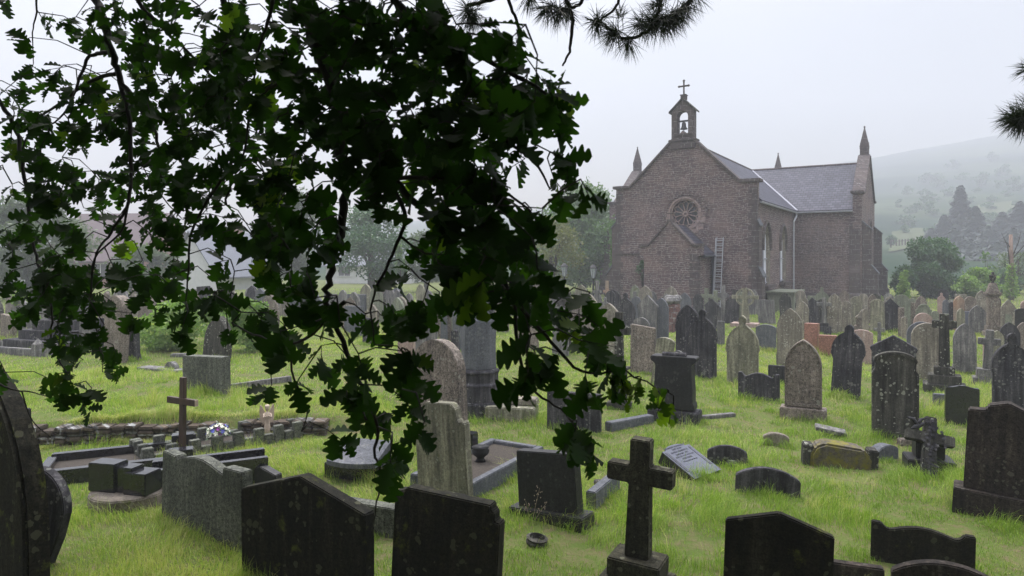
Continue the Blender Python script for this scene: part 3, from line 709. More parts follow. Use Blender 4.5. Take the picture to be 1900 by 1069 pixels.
# ladder on the west front
lp = CH(1.98, -.75, 0)
lad = empty('extension_ladder', lp, (R(-10), 0, ANG), 'double aluminium extension ladder leaning beside the chapel porch', 'ladder')
m = MB()
for s in (-1, 1): m.box((s * .19, 0, 1.95), (.028, .06, 3.9))
m.build('lower_section', M['ladder'], lad)
m = MB()
for s in (-1, 1): m.box((s * .16, .09, 2.45), (.025, .05, 3.5))
m.build('upper_section', M['ladder'], lad)
for i in range(14):
    m = MB(); m.tube([(-.19, 0, .25 + i * .27), (.19, 0, .25 + i * .27)], .018, 6); m.build('rung', M['ladder'], lad)
for i in range(12):
    m = MB(); m.tube([(-.16, .09, .9 + i * .27), (.16, .09, .9 + i * .27)], .016, 6); m.build('rung', M['ladder'], lad)
# ------------------------------------------------------------------ headstone outlines (x across, z up), width w, height h, foot below the turf
def mirror(right):            # right half from the foot up to the centre line -> whole outline
    return [(x, z) for x, z in right] + [(-x, z) for x, z in reversed(right) if abs(x) > 1e-6]
def arcp(cx, cz, r, a0, a1, n): return [(cx + r * math.cos(R(a0 + (a1 - a0) * i / n)), cz + r * math.sin(R(a0 + (a1 - a0) * i / n))) for i in range(n + 1)]
def pointed(w, h, zs, hw, n=9, r_=None):
    """right half of a pointed arch of half width hw springing at zs with its tip at h"""
    rise = h - zs; r = max(hw * 1.0001, (hw * hw + rise * rise) / (2 * hw)); cx = hw - r
    a1 = math.atan2(rise, -cx) if r > hw else math.pi / 2
    return [(cx + r * math.cos(a1 * i / n), zs + r * math.sin(a1 * i / n)) for i in range(n)] + [(0, h)]
Z0 = -.15
def pf(kind, w, h):
    a = w / 2
    if kind == 'gothic': return mirror([(a, Z0)] + pointed(w, h, h - min(w * .8, h * .6), a))
    if kind == 'gothicneck':       # shoulders, a nick at the springing
        zs = h - min(w * .82, h * .62)
        return mirror([(a, Z0), (a, .22 * h), (a * .94, .24 * h), (a * .94, zs - .12), (a, zs - .10), (a, zs - .04)] + pointed(w, h, zs, a * .97)[0:])
    if kind == 'gothicfoot':       # flared foot
        return mirror([(a, Z0), (a, .1 * h), (a * .9, .16 * h)] + pointed(w, h, h - min(w * .78, h * .6), a * .9))
    if kind == 'ogee':             # pointed arch crowned by a knob
        k = .075 * w + .02; hh = h - 2.6 * k; p = pointed(w, hh, hh - min(w * .7, h * .5), a * .98)
        p = [q for q in p if q[0] > k * .8]
        zs = hh - min(w * .7, h * .5)
        return mirror([(a * .93, Z0), (a * .93, zs - .13), (a, zs - .10), (a, zs - .03)] + p + [(k * .75, hh + .1 * k), (k * 1.15, hh + k), (k, hh + 1.8 * k), (0, h)])
    if kind == 'ogeebig':
        k = .13 * w; hh = h - 2.4 * k; zs = hh - .52 * w; p = [q for q in pointed(w, hh + .06, zs, a * .98) if q[0] > k]
        return mirror([(a * .86, Z0), (a * .84, zs - .22), (a * .9, zs - .15), (a, zs - .08), (a, zs)] + p + [(k, hh + .5 * k), (k, hh + 1.5 * k), (.6 * k, hh + 2.1 * k), (0, h)])
    if kind == 'round': return mirror([(a, Z0), (a, h - a)] + arcp(0, h - a, a, 0, 90, 9)[1:])
    if kind == 'roundsh':          # round head between square shoulders
        r = a * .78; return mirror([(a, Z0), (a, h - r), (r, h - r)] + arcp(0, h - r, r, 0, 90, 8)[1:])
    if kind == 'disc': return mirror([(a * .5, Z0), (a * .9, h * .35), (a, h - a * .95)] + arcp(0, h - a, a, 5, 90, 10)[1:])
    if kind == 'seg':              # low segmental top
        s = .16 * w; r = (a * a + s * s) / (2 * s); t = math.degrees(math.asin(a / r)); return mirror([(a, Z0)] + arcp(0, h - r, r, 90 - t, 90, 8))
    if kind == 'segsh':
        s = .13 * w; b = a * .86; r = (b * b + s * s) / (2 * s); t = math.degrees(math.asin(b / r)); zz = h - s
        return mirror([(a, Z0), (a, zz - .26), (b, zz - .20), (b, zz - .08), (b + .03, zz - .06)] + arcp(0, h - r, r, 90 - t, 90, 8))
    if kind == 'peak': return mirror([(a, Z0), (a, h - .30 * a), (0, h)])
    if kind == 'gable':            # roof shaped head with projecting eaves
        return mirror([(a * .88, Z0), (a * .86, h - .66 * w), (a, h - .62 * w), (a, h - .52 * w), (a * .1, h - .04), (0, h)])
    if kind == 'gable2': return mirror([(a * .94, Z0), (a * .94, h - .38 * w), (a, h - .36 * w), (a, h - .30 * w), (0, h)])
    if kind == 'flat': return [(-a, Z0), (a, Z0), (a, h), (-a, h)]
    if kind == 'slant': return [(-a, Z0), (a, Z0), (a, h * .93), (-a, h)]
    if kind == 'slantl': return [(-a, Z0), (a, Z0), (a * .97, h), (-a, h * .96)]
    if kind == 'camel':            # serpentine top
        return mirror([(a, Z0), (a, h - .16 * a)] + [(a * (1 - t), h - .16 * a + .16 * a * smooth(.15, 1, t)) for t in (.15, .3, .45, .6, .75, .9, 1)])
    if kind == 'camelpost':        # raised ends, dip, swelling centre
        return mirror([(a, Z0), (a, h * .99), (a * .80, h * .99), (a * .74, h * .90), (a * .66, h * .84)] + [(a * .62 * (1 - t), h * .84 + h * .16 * math.sin(t * math.pi / 2)) for t in (.15, .3, .45, .6, .8, 1)])
    if kind == 'pillars':
        return [(-a, Z0), (a, Z0), (a * .97, h), (a * .55, h * .985), (a * .55, h * .90)] + [(a * (.5 - 1.05 * t), h * (.90 + .10 * math.sin(math.pi * t))) for t in (.1, .25, .4, .55, .7, .85, 1)] + [(-a * .60, h * .86), (-a * .62, h * .93), (-a * .97, h * .95)]
    if kind == 'steps':            # level top, two notches at the right shoulder
        return [(-a, Z0), (a, Z0), (a, h - .13), (a * .9, h - .125), (a * .9, h - .055), (a * .84, h - .05), (a * .83, h), (-a * .78, h * 1.0), (-a * .80, h - .03), (-a, h - .05)]
    if kind == 'peaksteps':
        return [(-a, Z0), (a, Z0), (a, h - .16), (a * .78, h - .13), (0, h), (-a * .5, h - .055), (-a * .52, h - .11), (-a, h - .13)]
    if kind == 'scroll':           # concave shoulders
        return mirror([(a, Z0), (a, h * .80), (a * .92, h * .83), (a * .8, h * .80), (a * .72, h * .84), (a * .66, h * .95), (a * .5, h * 1.0), (0, h)])
    if kind == 'serp':             # roofed block with wavy edge
        return mirror([(a, Z0), (a, h * .8), (a * .9, h * .86), (a * .8, h * .84), (a * .45, h * .98), (0, h)])
    raise KeyError(kind)

NEARB = []            # (x, y, half width, angle) for grass tufts
def frame_at(px, pyb, d=None):
    if d is None: return hit(px, pyb)
    x = (px - CX) / F * d; return Vector((x, d, ground_z(x, d)))
def widths(xl, xr, p, th, rz):
    ext = (xr - xl) * p.y / F; k = p.x / p.y
    ux, uy = math.cos(rz), math.sin(rz); vx, vy = -math.sin(rz), math.cos(rz)
    side = max(0, th * (vx - k * vy)) if rz < 0 else th * max(0, -(vx - k * vy))
    return max(.12, (ext - side) / max(.3, (ux - k * uy)))
def grave(kind, xl, xr, yt, yb, mat, label, plinth=None, rz=-29, roll=0, tilt=0, th=.11, group=None, name='headstone', bev=.01, inset=0):
    """yb: image row of the foot, or, below 10, the height in metres"""
    if yb < 10: d = (CAMH - yb) * F / (yt - YH)
    else: d = None
    p = frame_at((xl + xr) / 2, yb, d)
    h = CAMH - (yt - YH) / F * p.y - p.z
    rz = R(rz + rnd.uniform(-3, 3)); w = widths(xl, xr, p, th, rz)
    if roll: w = max(w * .6, w - abs(math.sin(R(roll))) * h * .8)
    root = empty(name, p, (R(tilt + rnd.uniform(-1.5, 1.5)), R(roll), rz), label, 'headstone', group)
    pb = .0
    if plinth:
        ph = plinth * h if plinth < 1 else plinth; pb = ph
        m = MB(); m.base(0, 0, -.15, w + .0, th + .16, ph + .15)
        m.build('plinth', M[mat], root, bevel=.012)
        w2 = w * .80
    else: w2 = w
    prof = pf(kind, w2, h)
    if pb: prof = [(x, max(z, pb - .01)) if z < 0 else (x, z) for x, z in prof]
    m = MB(); m.prism(prof, -th / 2, th / 2); o = m.build('slab', M[mat], root, bevel=bev)
    if inset:      # sunk panel, framed by a raised margin
        c = (0, (max(z for _, z in prof) + pb) * .5); fr = []
        for x, z in prof: fr.append((x * (1 - inset), c[1] + (max(z, pb + .05) - c[1]) * (1 - inset * .8)))
        m = MB(); n = len(prof)
        zz = [(x, max(z, pb + .03)) for x, z in prof]
        vs = [(x * .985, -th / 2 - .014, z * .995) for x, z in zz] + [(x, -th / 2 - .014, z) for x, z in fr] + [(x * .985, -th / 2 + .004, z * .995) for x, z in zz] + [(x, -th / 2 + .004, z) for x, z in fr]
        fs = []
        for i in range(n):
            j = (i + 1) % n; fs += [(i, j, n + j, n + i), (i, 2 * n + i, 2 * n + j, j), (n + i, n + j, 3 * n + j, 3 * n + i)]
        m.add(vs, fs); m.build('margin', M[mat], root)
    NEARB.append((p.x, p.y, w / 2, rz)); return root

def cross(xl, xr, yt, yb, mat, label, arm=None, sw=None, th=.13, steps=(), rz=-29, roll=0, tilt=0, armz=.72, ring=0, taper=.85, group=None, cat='cross', name='cross_headstone', smat=None, armh=None):
    if yb < 10: d = (CAMH - yb) * F / (yt - YH)
    else: d = None
    p = frame_at((xl + xr) / 2, yb, d); h = CAMH - (yt - YH) / F * p.y - p.z
    rz = R(rz + rnd.uniform(-2, 2)); w = widths(xl, xr, p, th, rz)
    root = empty(name, p, (R(tilt), R(roll), rz), label, cat, group)
    sw = sw or .26 * w; z = 0
    for fw, fh in steps:            # widths as a share of the arm span, heights in m
        m = MB(); m.base(0, 0, z - (.15 if z == 0 else 0), fw * w, fw * w * .72, fh + (.15 if z == 0 else 0)); m.build('step', M[smat or mat], root, bevel=.012); z += fh
    ah = armh or sw * .9; za = z + (h - z) * armz; s2 = sw / 2
    pr = [(s2 / taper, z if steps else -.15), (s2, za - ah / 2), (w / 2, za - ah / 2), (w / 2, za + ah / 2), (s2 * .97, za + ah / 2), (s2 * .97, h)]
    m = MB(); m.prism(pr + [(-x, q) for x, q in reversed(pr)], -th / 2, th / 2); m.build('cross_shaft', M[mat], root, bevel=.01)
    if ring:
        m = MB(); r1 = w * ring; r0 = r1 - ah * .45; n = 28; vs = []
        for i in range(n):
            a = 2 * math.pi * i / n
            for r_, y in ((r0, -th * .36), (r1, -th * .36), (r1, th * .36), (r0, th * .36)): vs.append((r_ * math.cos(a), y, za + r_ * math.sin(a)))
        m.add(vs, [(4 * i + j, 4 * i + (j + 1) % 4, 4 * ((i + 1) % n) + (j + 1) % 4, 4 * ((i + 1) % n) + j) for i in range(n) for j in range(4)])
        m.build('ring', M[mat], root)
    NEARB.append((p.x, p.y, w / 2, rz)); return root

def kerb(name, a, b, w, h, mat, label, group=None, cat='kerb'):
    """one kerb stone lying between two image points on the ground"""
    A, B = hit(*a), hit(*b); d = B - A; rz = math.atan2(d.y, d.x); L_ = d.length
    root = MB(); root.box((0, 0, h / 2 - .05), (L_, w, h + .1))
    o = root.build(name, M[mat], None, bevel=.012); o.location = (A + B) / 2; o.rotation_euler = (rnd.uniform(-.02, .02), rnd.uniform(-.015, .015), rz)
    tag(o, label, cat, group); return o

# ------------------------------------------------------------------ nearest stones, in the shade of the oak
grave('gothic', -190, 84, 690, 1.95, 'tarn', 'huge black pointed headstone cut off by the left edge of the photo', rz=-33, roll=-4, th=.16, bev=.02, inset=.12)
grave('disc', -6, 128, 865, 1040, 'charcoal', 'dark disc shaped headstone tilted behind the huge black stone at far left', rz=-20, roll=9, th=.10)
grave('pillars', 294, 466, 849, 990, 'granite', 'speckled granite headstone with humped top and raised ends near left corner', rz=-36, th=.13)
grave('peak', 442, 690, 880, 1.0, 'tarn', 'big black headstone with low peaked top at bottom left of centre', rz=-24, th=.13)
grave('steps', 716, 930, 914, .98, 'tarn', 'black headstone blotched with lichen and notched at its right shoulder', rz=-20, roll=3, th=.12)
grave('round', 762, 874, 630, 1.62, 'brown', 'tall round topped brown granite headstone leaning left behind the oak leaves', rz=-33, roll=-4, th=.2)
grave('scroll', 772, 882, 746, 923, 'tangreen', 'green tinged headstone with scrolled shoulders in front of tall brown round one', rz=-31, roll=-3, th=.13)
grave('slantl', 945, 1100, 836, 962, 'black', 'black flat topped headstone leaning left on a low plinth beside the front cross', plinth=.14, rz=-33, roll=-4, th=.15)
cross(1118, 1246, 812, 1092, 'olive', 'stone latin cross on stepped block standing alone at front centre', sw=.18, th=.14, steps=((1.02, .12), (.80, .17)), rz=-28, roll=2, armz=.70, armh=.155)
grave('peak', 1332, 1540, 948, 1.02, 'tarn', 'black headstone with lichen dots cropped by bottom edge right of the cross', rz=-24, roll=2, th=.07)
grave('camelpost', 1612, 1806, 978, 1052, 'tarn', 'low wavy topped brown headstone with raised ends at bottom right', rz=-24, th=.07, roll=1)
grave('seg', 1650, 1862, 1043, .50, 'brownblack', 'curved top of a dark stone cropped by the bottom edge at right', rz=-22, th=.09)
grave('peaksteps', 1758, 1960, 745, 957, 'brownblack', 'massive rusty black headstone on heavy plinth at the right edge', plinth=.2, rz=-33, roll=3, th=.22, bev=.015)
kerb('kerb_stone', (1530, 1062), (1640, 1078), .1, .12, 'brownblack', 'reddish kerb stone beside the cropped black headstone at the bottom')
grave('slant', 596, 748, 928, 985, 'granite', 'low speckled granite block between the two black foreground headstones', rz=-20, th=.16)
grave('flat', 20, 60, 757, 1.0, 'black', 'narrow black slab showing just right of the huge left edge stone', rz=-24)

# ------------------------------------------------------------------ middle ground, right
grave('gothic', 1447, 1534, 630, 778, 'brown', 'speckled brown granite pointed headstone on broad plinth', plinth=.15, rz=-26, th=.17, inset=.07)
grave('ogeebig', 1533, 1604, 602, 738, 'charcoal', 'dark headstone crowned with a bulbous finial leaning beside brown granite one', rz=-30, roll=3, th=.16)
r_ = grave('ogee', 1346, 1410, 585, 713, 'tangreen', 'greenish pointed headstone topped with a small stone ring', rz=-24, th=.15, inset=.06)
grave('gothicneck', 1440, 1492, 572, 682, 'tan', 'pale sandstone pointed headstone behind the brown granite one', rz=-26, th=.15)
grave('camelpost', 1369, 1447, 692, 741, 'charcoal', 'low dark grave headblock with wavy top below the ringed headstone', rz=-28, th=.14)
grave('flat', 1425, 1458, 678, 712, 'charcoal', 'small dark block behind low wavy headblock', rz=-28)
grave('gable2', 1614, 1702, 622, 762, 'charcoal', 'dark headstone with triangular gabled top behind a lichened slab', rz=-30, th=.2)
grave('segsh', 1617, 1704, 652, 812, 'charlich', 'lichen spotted charcoal headstone with curved top and square shoulders', rz=-24, th=.14, inset=.09)
grave('round', 1682, 1738, 597, 700, 'slate', 'dark edged round headstone close behind a tan one', rz=-26, th=.1)
grave('round', 1690, 1752, 599, 712, 'tan', 'tan round topped headstone behind the tall stepped cross', rz=-26, th=.13)
cross(1729, 1775, 582, 726, 'charlich', 'tall black latin cross on three stepped blocks at right', steps=((1.75, .17), (1.35, .19), (.85, .17)), sw=.18, th=.15, armz=.80, armh=.16)
cross(1809, 1852, 612, 712, 'grey', 'grey latin cross on two dark steps near the right edge', steps=((1.25, .14), (.95, .2)), sw=.16, armz=.70, roll=3, armh=.15)
grave('gothicfoot', 1766, 1814, 600, 692, 'grey', 'streaky grey pointed headstone with flared foot between two crosses', rz=-24)
grave('ogee', 1838, 1916, 618, 770, 'charcoal', 'tall streaked charcoal headstone with trefoil finial at right edge', rz=-28, th=.16, inset=.08)
grave('camel', 1753, 1816, 715, 788, 'polish', 'polished black headstone with gently curved top', rz=-20, th=.09)
grave('flat', 1731, 1762, 731, 752, 'slate', 'small plain grey block beside the polished black headstone', rz=-20)
grave('camel', 1860, 1899, 688, 730, 'grey', 'little grey marker in rough grass by the streaked headstone', rz=-20)
# dark desk shaped monument
p = hit(1252, 780)
t_ = empty('pedestal_monument', p, (0, 0, R(-26)), 'black pedestal monument with scrolled top near centre', 'monument')
sc_ = p.y / F
W_ = 92 * sc_
m = MB(); m.base(0, 0, -.1, W_, W_ * .5, .30); m.build('plinth', M['charcoal'], t_, bevel=.02)
m = MB(); q = [(.42, .20), (.41, .27), (.385, .31), (.385, .50), (.37, .62), (.355, .86), (.38, .90), (.45, .93), (.46, .99), (.42, 1.0)]
m.prism([(x * W_, z * 120 * sc_) for x, z in q] + [(-x * W_, z * 120 * sc_) for x, z in reversed(q)], -.16, .16); m.build('pedestal', M['black'], t_, bevel=.01)
m = MB(); m.tube([(-.24 * W_, -.02, 122 * sc_), (.24 * W_, -.02, 122 * sc_)], .045, 10); m.build('scroll', M['charcoal'], t_)
NEARB.append((p.x, p.y, W_ / 2, R(-26)))
kerb('kerb_stone', (1296, 778), (1362, 772), .12, .06, 'grey', 'thin kerb stone in grass right of the black pedestal monument')
kerb('kerb_stone', (1128, 800), (1208, 783), .16, .14, 'slate', 'grey kerb stone slanting through grass left of the black pedestal monument')
grave('seg', 1415, 1464, 803, 826, 'concrete', 'half buried arched stone poking through earth at centre right', rz=-20)
grave('seg', 1362, 1484, 868, 916, 'charcoal', 'sunken black arched headstone almost buried in the grass', rz=-16, roll=3, th=.1)
grave('seg', 1312, 1386, 826, 862, 'charcoal', 'small black arched kerb behind the toppled inscribed tablet', rz=-16, th=.07)
o = kerb('kerb_stone', (1352, 866), (1384, 858), .1, .08, 'grey', 'short pale kerb end right of the toppled inscribed tablet')
# toppled tablet
p = hit(1300, 882)
t_ = empty('toppled_tablet', p + Vector((.0, .05, .03)), (R(-66), R(0), R(40)), 'blue grey inscribed tablet lying tipped back in the grass', 'headstone')
m = MB(); TW, TH = .60, .50
pr = [(-TW / 2, -.12), (TW / 2, -.12), (TW / 2, TH * .88), (TW * .36, TH * .88)] + [(TW * .36 * math.cos(R(a)), TH * .88 + .07 * math.sin(R(a))) for a in range(20, 180, 20)] + [(-TW * .36, TH * .88), (-TW / 2, TH * .88)]
m.prism(pr, -.05, .12); m.build('slab', M['black'], t_, bevel=.006)
m = MB(); m.prism([(x * .99, z) for x, z in pr], -.056, -.049); m.build('face', M['tablet'], t_)
for s in (-1, 1):
    m = MB(); m.box((s * TW * .42, -.058, TH * .42), (.045, .006, TH * .78)); m.build('side_panel', M['tabletdark'], t_)
for i, (tx, zz, sz) in enumerate([('TREASURED MEMORIES OF', .455, .034), ('BABY JOHN', .41, .034), ('ALFRED HERBERT D.', .36, .036), ('JANUARY 1951', .31, .036), ('AND OF THY MOTHER', .265, .034), ('ALSO MARIE', .22, .034), ('A Peaceful End Sleeps', .17, .03)]):
    cu = bpy.data.curves.new('inscription', 'FONT'); cu.body = tx; cu.size = sz * 1.15; cu.align_x = 'CENTER'; cu.extrude = .0012
    cu.materials.append(M['tabletdark']); tmp = bpy.data.objects.new('tmp', cu); COL.objects.link(tmp); bpy.context.view_layer.update(); me = bpy.data.meshes.new_from_object(tmp.evaluated_get(bpy.context.evaluated_depsgraph_get())); bpy.data.objects.remove(tmp); to = bpy.data.objects.new('inscription', me); COL.objects.link(to); to.parent = t_
    to.location = (0, -.0585, zz); to.rotation_euler = (R(90), 0, 0)
NEARB.append((p.x, p.y, .3, R(-22)))
# mossy block
p = hit(1556, 864)
t_ = empty('mossy_grave_block', p, (R(2), R(2), R(-14)), 'low block thick with yellow green moss between square posts', 'grave')
w_ = 122 * p.y / F
m = MB(); q = [(-.42, -.1), (.42, -.1), (.42, .18), (.30, .29), (-.22, .33), (-.36, .27), (-.42, .16)]; m.prism([(x * w_, z) for x, z in q], -.14, .16)
o = m.build('moss_block', M['mossblock'], t_, bevel=.03)
for s in (-1, 1):
    m = MB(); m.base(s * w_ * .45, 0, -.1, .13, .2, .38); m.build('post', M['charlich'], t_, bevel=.015)
grave('seg', 1612, 1668, 824, 852, 'slate', 'rounded grey kerb stone sunk beside the mossy block', rz=25, th=.16)
p = hit(1540, 808); m = MB(); m.box((0, 0, .04), (.46, .24, .06)); o = m.build('fallen_slab', M['grey'], None, bevel=.008); o.location = p + Vector((0, 0, .05)); o.rotation_euler = (R(4), R(9), R(-20)); tag(o, 'thin fallen slab tilted in grass above the mossy block', 'slab')
kerb('kerb_stone', (1668, 826), (1708, 826), .14, .10, 'brown', 'brown kerb stone at foot of lichen spotted headstone')
# fallen ivy cross propped on its steps
p = hit(1730, 884)
st_ = empty('stepped_pedestal', hit(1742, 880) + Vector((0, .22, 0)), (0, 0, R(-20)), 'black two stepped base behind the fallen ivy carved cross', 'cross base')
m = MB(); m.base(0, 0, -.1, .56, .42, .26); m.build('step', M['black'], st_, bevel=.012)
m = MB(); m.base(0, .02, .16, .34, .28, .24); m.build('step', M['black'], st_, bevel=.012)
fc = empty('fallen_cross', hit(1722, 884), (R(-24), R(9), R(-16)), 'fallen stone cross carved with ivy leaves and a dove, propped on its base', 'cross')
m = MB(); pr = [(.085, -.05), (.075, .43), (.29, .43), (.29, .57), (.075, .57), (.07, .78)]
m.prism(pr + [(-x, z) for x, z in reversed(pr)], -.06, .06); m.build('cross_shaft', M['charlich'], fc, bevel=.012)
m = MB()
for i in range(95):
    t = rnd.random(); z = .02 + .72 * t; x = rnd.gauss(0, .035) + (rnd.uniform(-.12, .16) if .38 < z < .60 else 0); a = rnd.uniform(0, 6.28)
    m.M = Matrix.Translation((x, -.075 - rnd.random() * .012, z)) @ Matrix.Rotation(a, 4, 'Y') @ Matrix.Rotation(rnd.uniform(-.5, .5), 4, 'X')
    k = rnd.uniform(.024, .036); vs = [(0, 0, 0)] 
    for j in range(10): rr = k * (1 if j % 2 == 0 else .42); vs.append((rr * math.cos(j * .628), 0, rr * math.sin(j * .628)))
    vs.append((0, .012, 0)); m.add(vs, [(0, 1 + j, 1 + (j + 1) % 10) for j in range(10)] + [(11, 1 + (j + 1) % 10, 1 + j) for j in range(10)])
m.M = Matrix.Identity(4); m.tube([(-.01, -.065, 0), (.02, -.07, .2), (-.02, -.07, .4), (.01, -.07, .7)], .012, 5)
m.build('carved_ivy', M['charcoal'], fc)
m = MB()       # dove with raised wings on the left arm
m.lathe([(.005, -.08), (.03, -.04), (.035, .0), (.022, .045), (.026, .07), (.01, .095)], (0, 0, 0), 8); body = MB()
body.M = Matrix.Translation((-.16, -.05, .62)) @ Matrix.Rotation(R(55), 4, 'Y'); body.lathe([(.004, -.10), (.028, -.04), (.036, .0), (.026, .05), (.028, .075), (.012, .10)], (0, 0, 0), 8)
body.M = Matrix.Identity(4)
body.tube([(-.17, -.05, .64), (-.22, -.06, .70), (-.29, -.06, .715)], [.03, .028, .006], 6)
body.tube([(-.15, -.05, .64), (-.12, -.05, .72), (-.04, -.04, .76)], [.028, .022, .005], 6)
body.build('dove', M['charcoal'], fc, smooth=True)
NEARB.append((p.x, p.y, .3, R(-16)))

# ------------------------------------------------------------------ middle ground, centre
grave('seg', 1202, 1247, 625, 712, 'tangreen', 'mossy headstone leaning right, just behind the pedestal monument', rz=-28, roll=8, th=.14)
grave('round', 1238, 1268, 650, 700, 'grey', 'small round grey headstone squeezed behind the pedestal monument', rz=-28, roll=8)
grave('slant', 1169, 1217, 602, 692, 'brown', 'brown lichened headstone with slanting top, right of the dark plain cross', rz=-26, th=.14)
grave('round', 1172, 1206, 589, 660, 'grey', 'grey round top just above the slanting brown headstone', rz=-26)
cross(1127, 1171, 579, 757, 'charlich', 'dark plain latin cross on a tall square pedestal at centre', steps=((1.0, .12), (.62, .62), (.9, .05)), sw=.14, armz=.66, armh=.15, th=.12)
grave('gothicneck', 1103, 1157, 562, 665, 'tan', 'tan pointed headstone directly behind the dark plain cross', rz=-26, th=.15)
grave('gothic', 1072, 1111, 545, 645, 'tan', 'tan lichened pointed headstone left of the dark plain cross', rz=-26, th=.15)
grave('gothic', 1065, 1092, 528, 1.55, 'tangreen', 'tall pale stone peering over the tan lichened pointed headstone', rz=-26)
cross(1029, 1074, 542, 655, 'charlich', 'celtic ring cross with broad dark shaft at the oak leaf edge', ring=.34, sw=.20, armz=.80, armh=.15, taper=.7, th=.16)
grave('gable', 1022, 1058, 566, 660, 'grey', 'grey stone half hidden under the celtic ring cross', rz=-26)
grave('ogee', 1142, 1180, 543, 612, 'charcoal', 'dark pointed headstone below the left corner of the chapel', rz=-26, th=.15)
grave('gable', 1181, 1222, 547, 640, 'grey', 'streaked headstone with gabled hood and pale stains', rz=-26, th=.16)
grave('gothic', 1184, 1211, 530, 1.5, 'tan', 'pale tan pointed headstone behind the gabled hood stone', rz=-26)
grave('gothic', 1212, 1241, 553, 640, 'slate', 'blue grey pointed headstone left of the red boulder cairn', rz=-28, th=.14)
grave('gothic', 1257, 1283, 543, 1.3, 'slate', 'blue grey pointed headstone right of the red boulder cairn', rz=-28)
grave('gothic', 1231, 1259, 531, 1.45, 'tan', 'pale pointed headstone against the porch wall', rz=-28)
grave('gothic', 1169, 1188, 529, 1.45, 'mossgreen', 'pale green headstone under the climbing shrub', rz=-28)
grave('gothicneck', 1252, 1300, 565, 692, 'charcoal', 'charcoal pointed headstone with pale streak, left of a pair', rz=-28, th=.16, inset=.06)
grave('ogee', 1275, 1332, 573, 702, 'charcoal', 'blackened headstone with finial, right of a charcoal pair', rz=-26, th=.18, inset=.06)
for (xl, xr, yt, yb, mt, lb, kw) in [
    (1300, 1322, 535, 1.35, 'mossgreen', 'lichened ornate cross below the ladder foot', dict(sw=.2)),
    (1318, 1338, 539, 1.3, 'mossgreen', 'mossy stone cross right of the lichened ornate cross', dict(sw=.2)),
    (1331, 1353, 530, 1.6, 'grey', 'grey ring cross just right of the ladder', dict(ring=.36, sw=.17, taper=.7)),
    (1515, 1543, 553, 1.35, 'grey', 'grey latin cross on dark steps before a pair of tall headstones', dict(steps=((.95, .3), (.6, .12)), smat='charcoal', sw=.14, armz=.75)),
    (1621, 1642, 599, 645, 'grey', 'small grey cross standing alone in the grass', dict(sw=.1)),
    (1836, 1848, 583, 625, 'grey', 'slim little grey cross below the urn pillar', dict(sw=.1)),
    (1170, 1186, 541, 1.25, 'grey', 'plain grey cross between dark and tan headstones', dict(sw=.14)),
    (1103, 1120, 521, 1.9, 'grey', 'tall leaning grey cross left of the chapel corner', dict(sw=.13, steps=((1.2, .2), (.9, .12)), roll=-3)),
    (1120, 1133, 503, 2.1, 'wood', 'bare dark wooden cross behind lamp post', dict(sw=.1)) if False else (1119, 1134, 521, 1.75, 'orange', 'orange wooden cross beside the chapel buttress', dict(sw=.13)),
]: cross(xl, xr, yt, yb, mt, lb, **kw)
cross(1357, 1408, 538, 606, 'tangreen', 'green celtic ring cross on reddish flared base before the chapel', ring=.36, sw=.2, armz=.78, armh=.15, taper=.55, th=.18, steps=((1.0, .15),), smat='pink')
# cairn
p = hit(1250, 616); t_ = empty('boulder_cairn', p, (0, 0, R(-25)), 'squat pillar of red boulders capped by a rough grey rock', 'cairn')
s_ = p.y / F; m = MB(); m.lathe([(14 * s_, -.1), (13.5 * s_, 20 * s_), (12 * s_, 52 * s_)], (0, 0, 0), 14); m.build('pillar', M['redrock'], t_, bevel=.03)
m = MB(); 
for i in range(7): m.lathe([(.02, -.16), (.15, -.1), (.2, 0), (.13, .12), (.03, .15)], (rnd.uniform(-.2, .2), rnd.uniform(-.15, .15), 57 * s_ + rnd.uniform(-.02, .1)), 7, rnd.random())
m.build('rough_cap', M['grey'], t_)
# table tomb against the nave wall
t_ = empty('table_tomb', CH(4.6, 3.3, 0), (0, 0, ANG), 'lichened table tomb with moulded lid under the nave windows', 'tomb')
m = MB(); m.base(0, 0, 0, 1.3, 3.0, .85); m.build('chest', M['mossgreen'], t_, bevel=.02)
m = MB(); m.base(0, 0, .85, 1.4, 3.1, .10); m.base(0, 0, .95, 1.46, 3.2, .10); m.build('lid', M['mossgreen'], t_, bevel=.03)
m = MB(); [m.base(s * .66, 0, -.05, .1, 2.2, .5) for s in (-1, 1)]; m.build('opening_shade', M['black'], t_)  # black strips painted in for the shade within the tomb's side openings

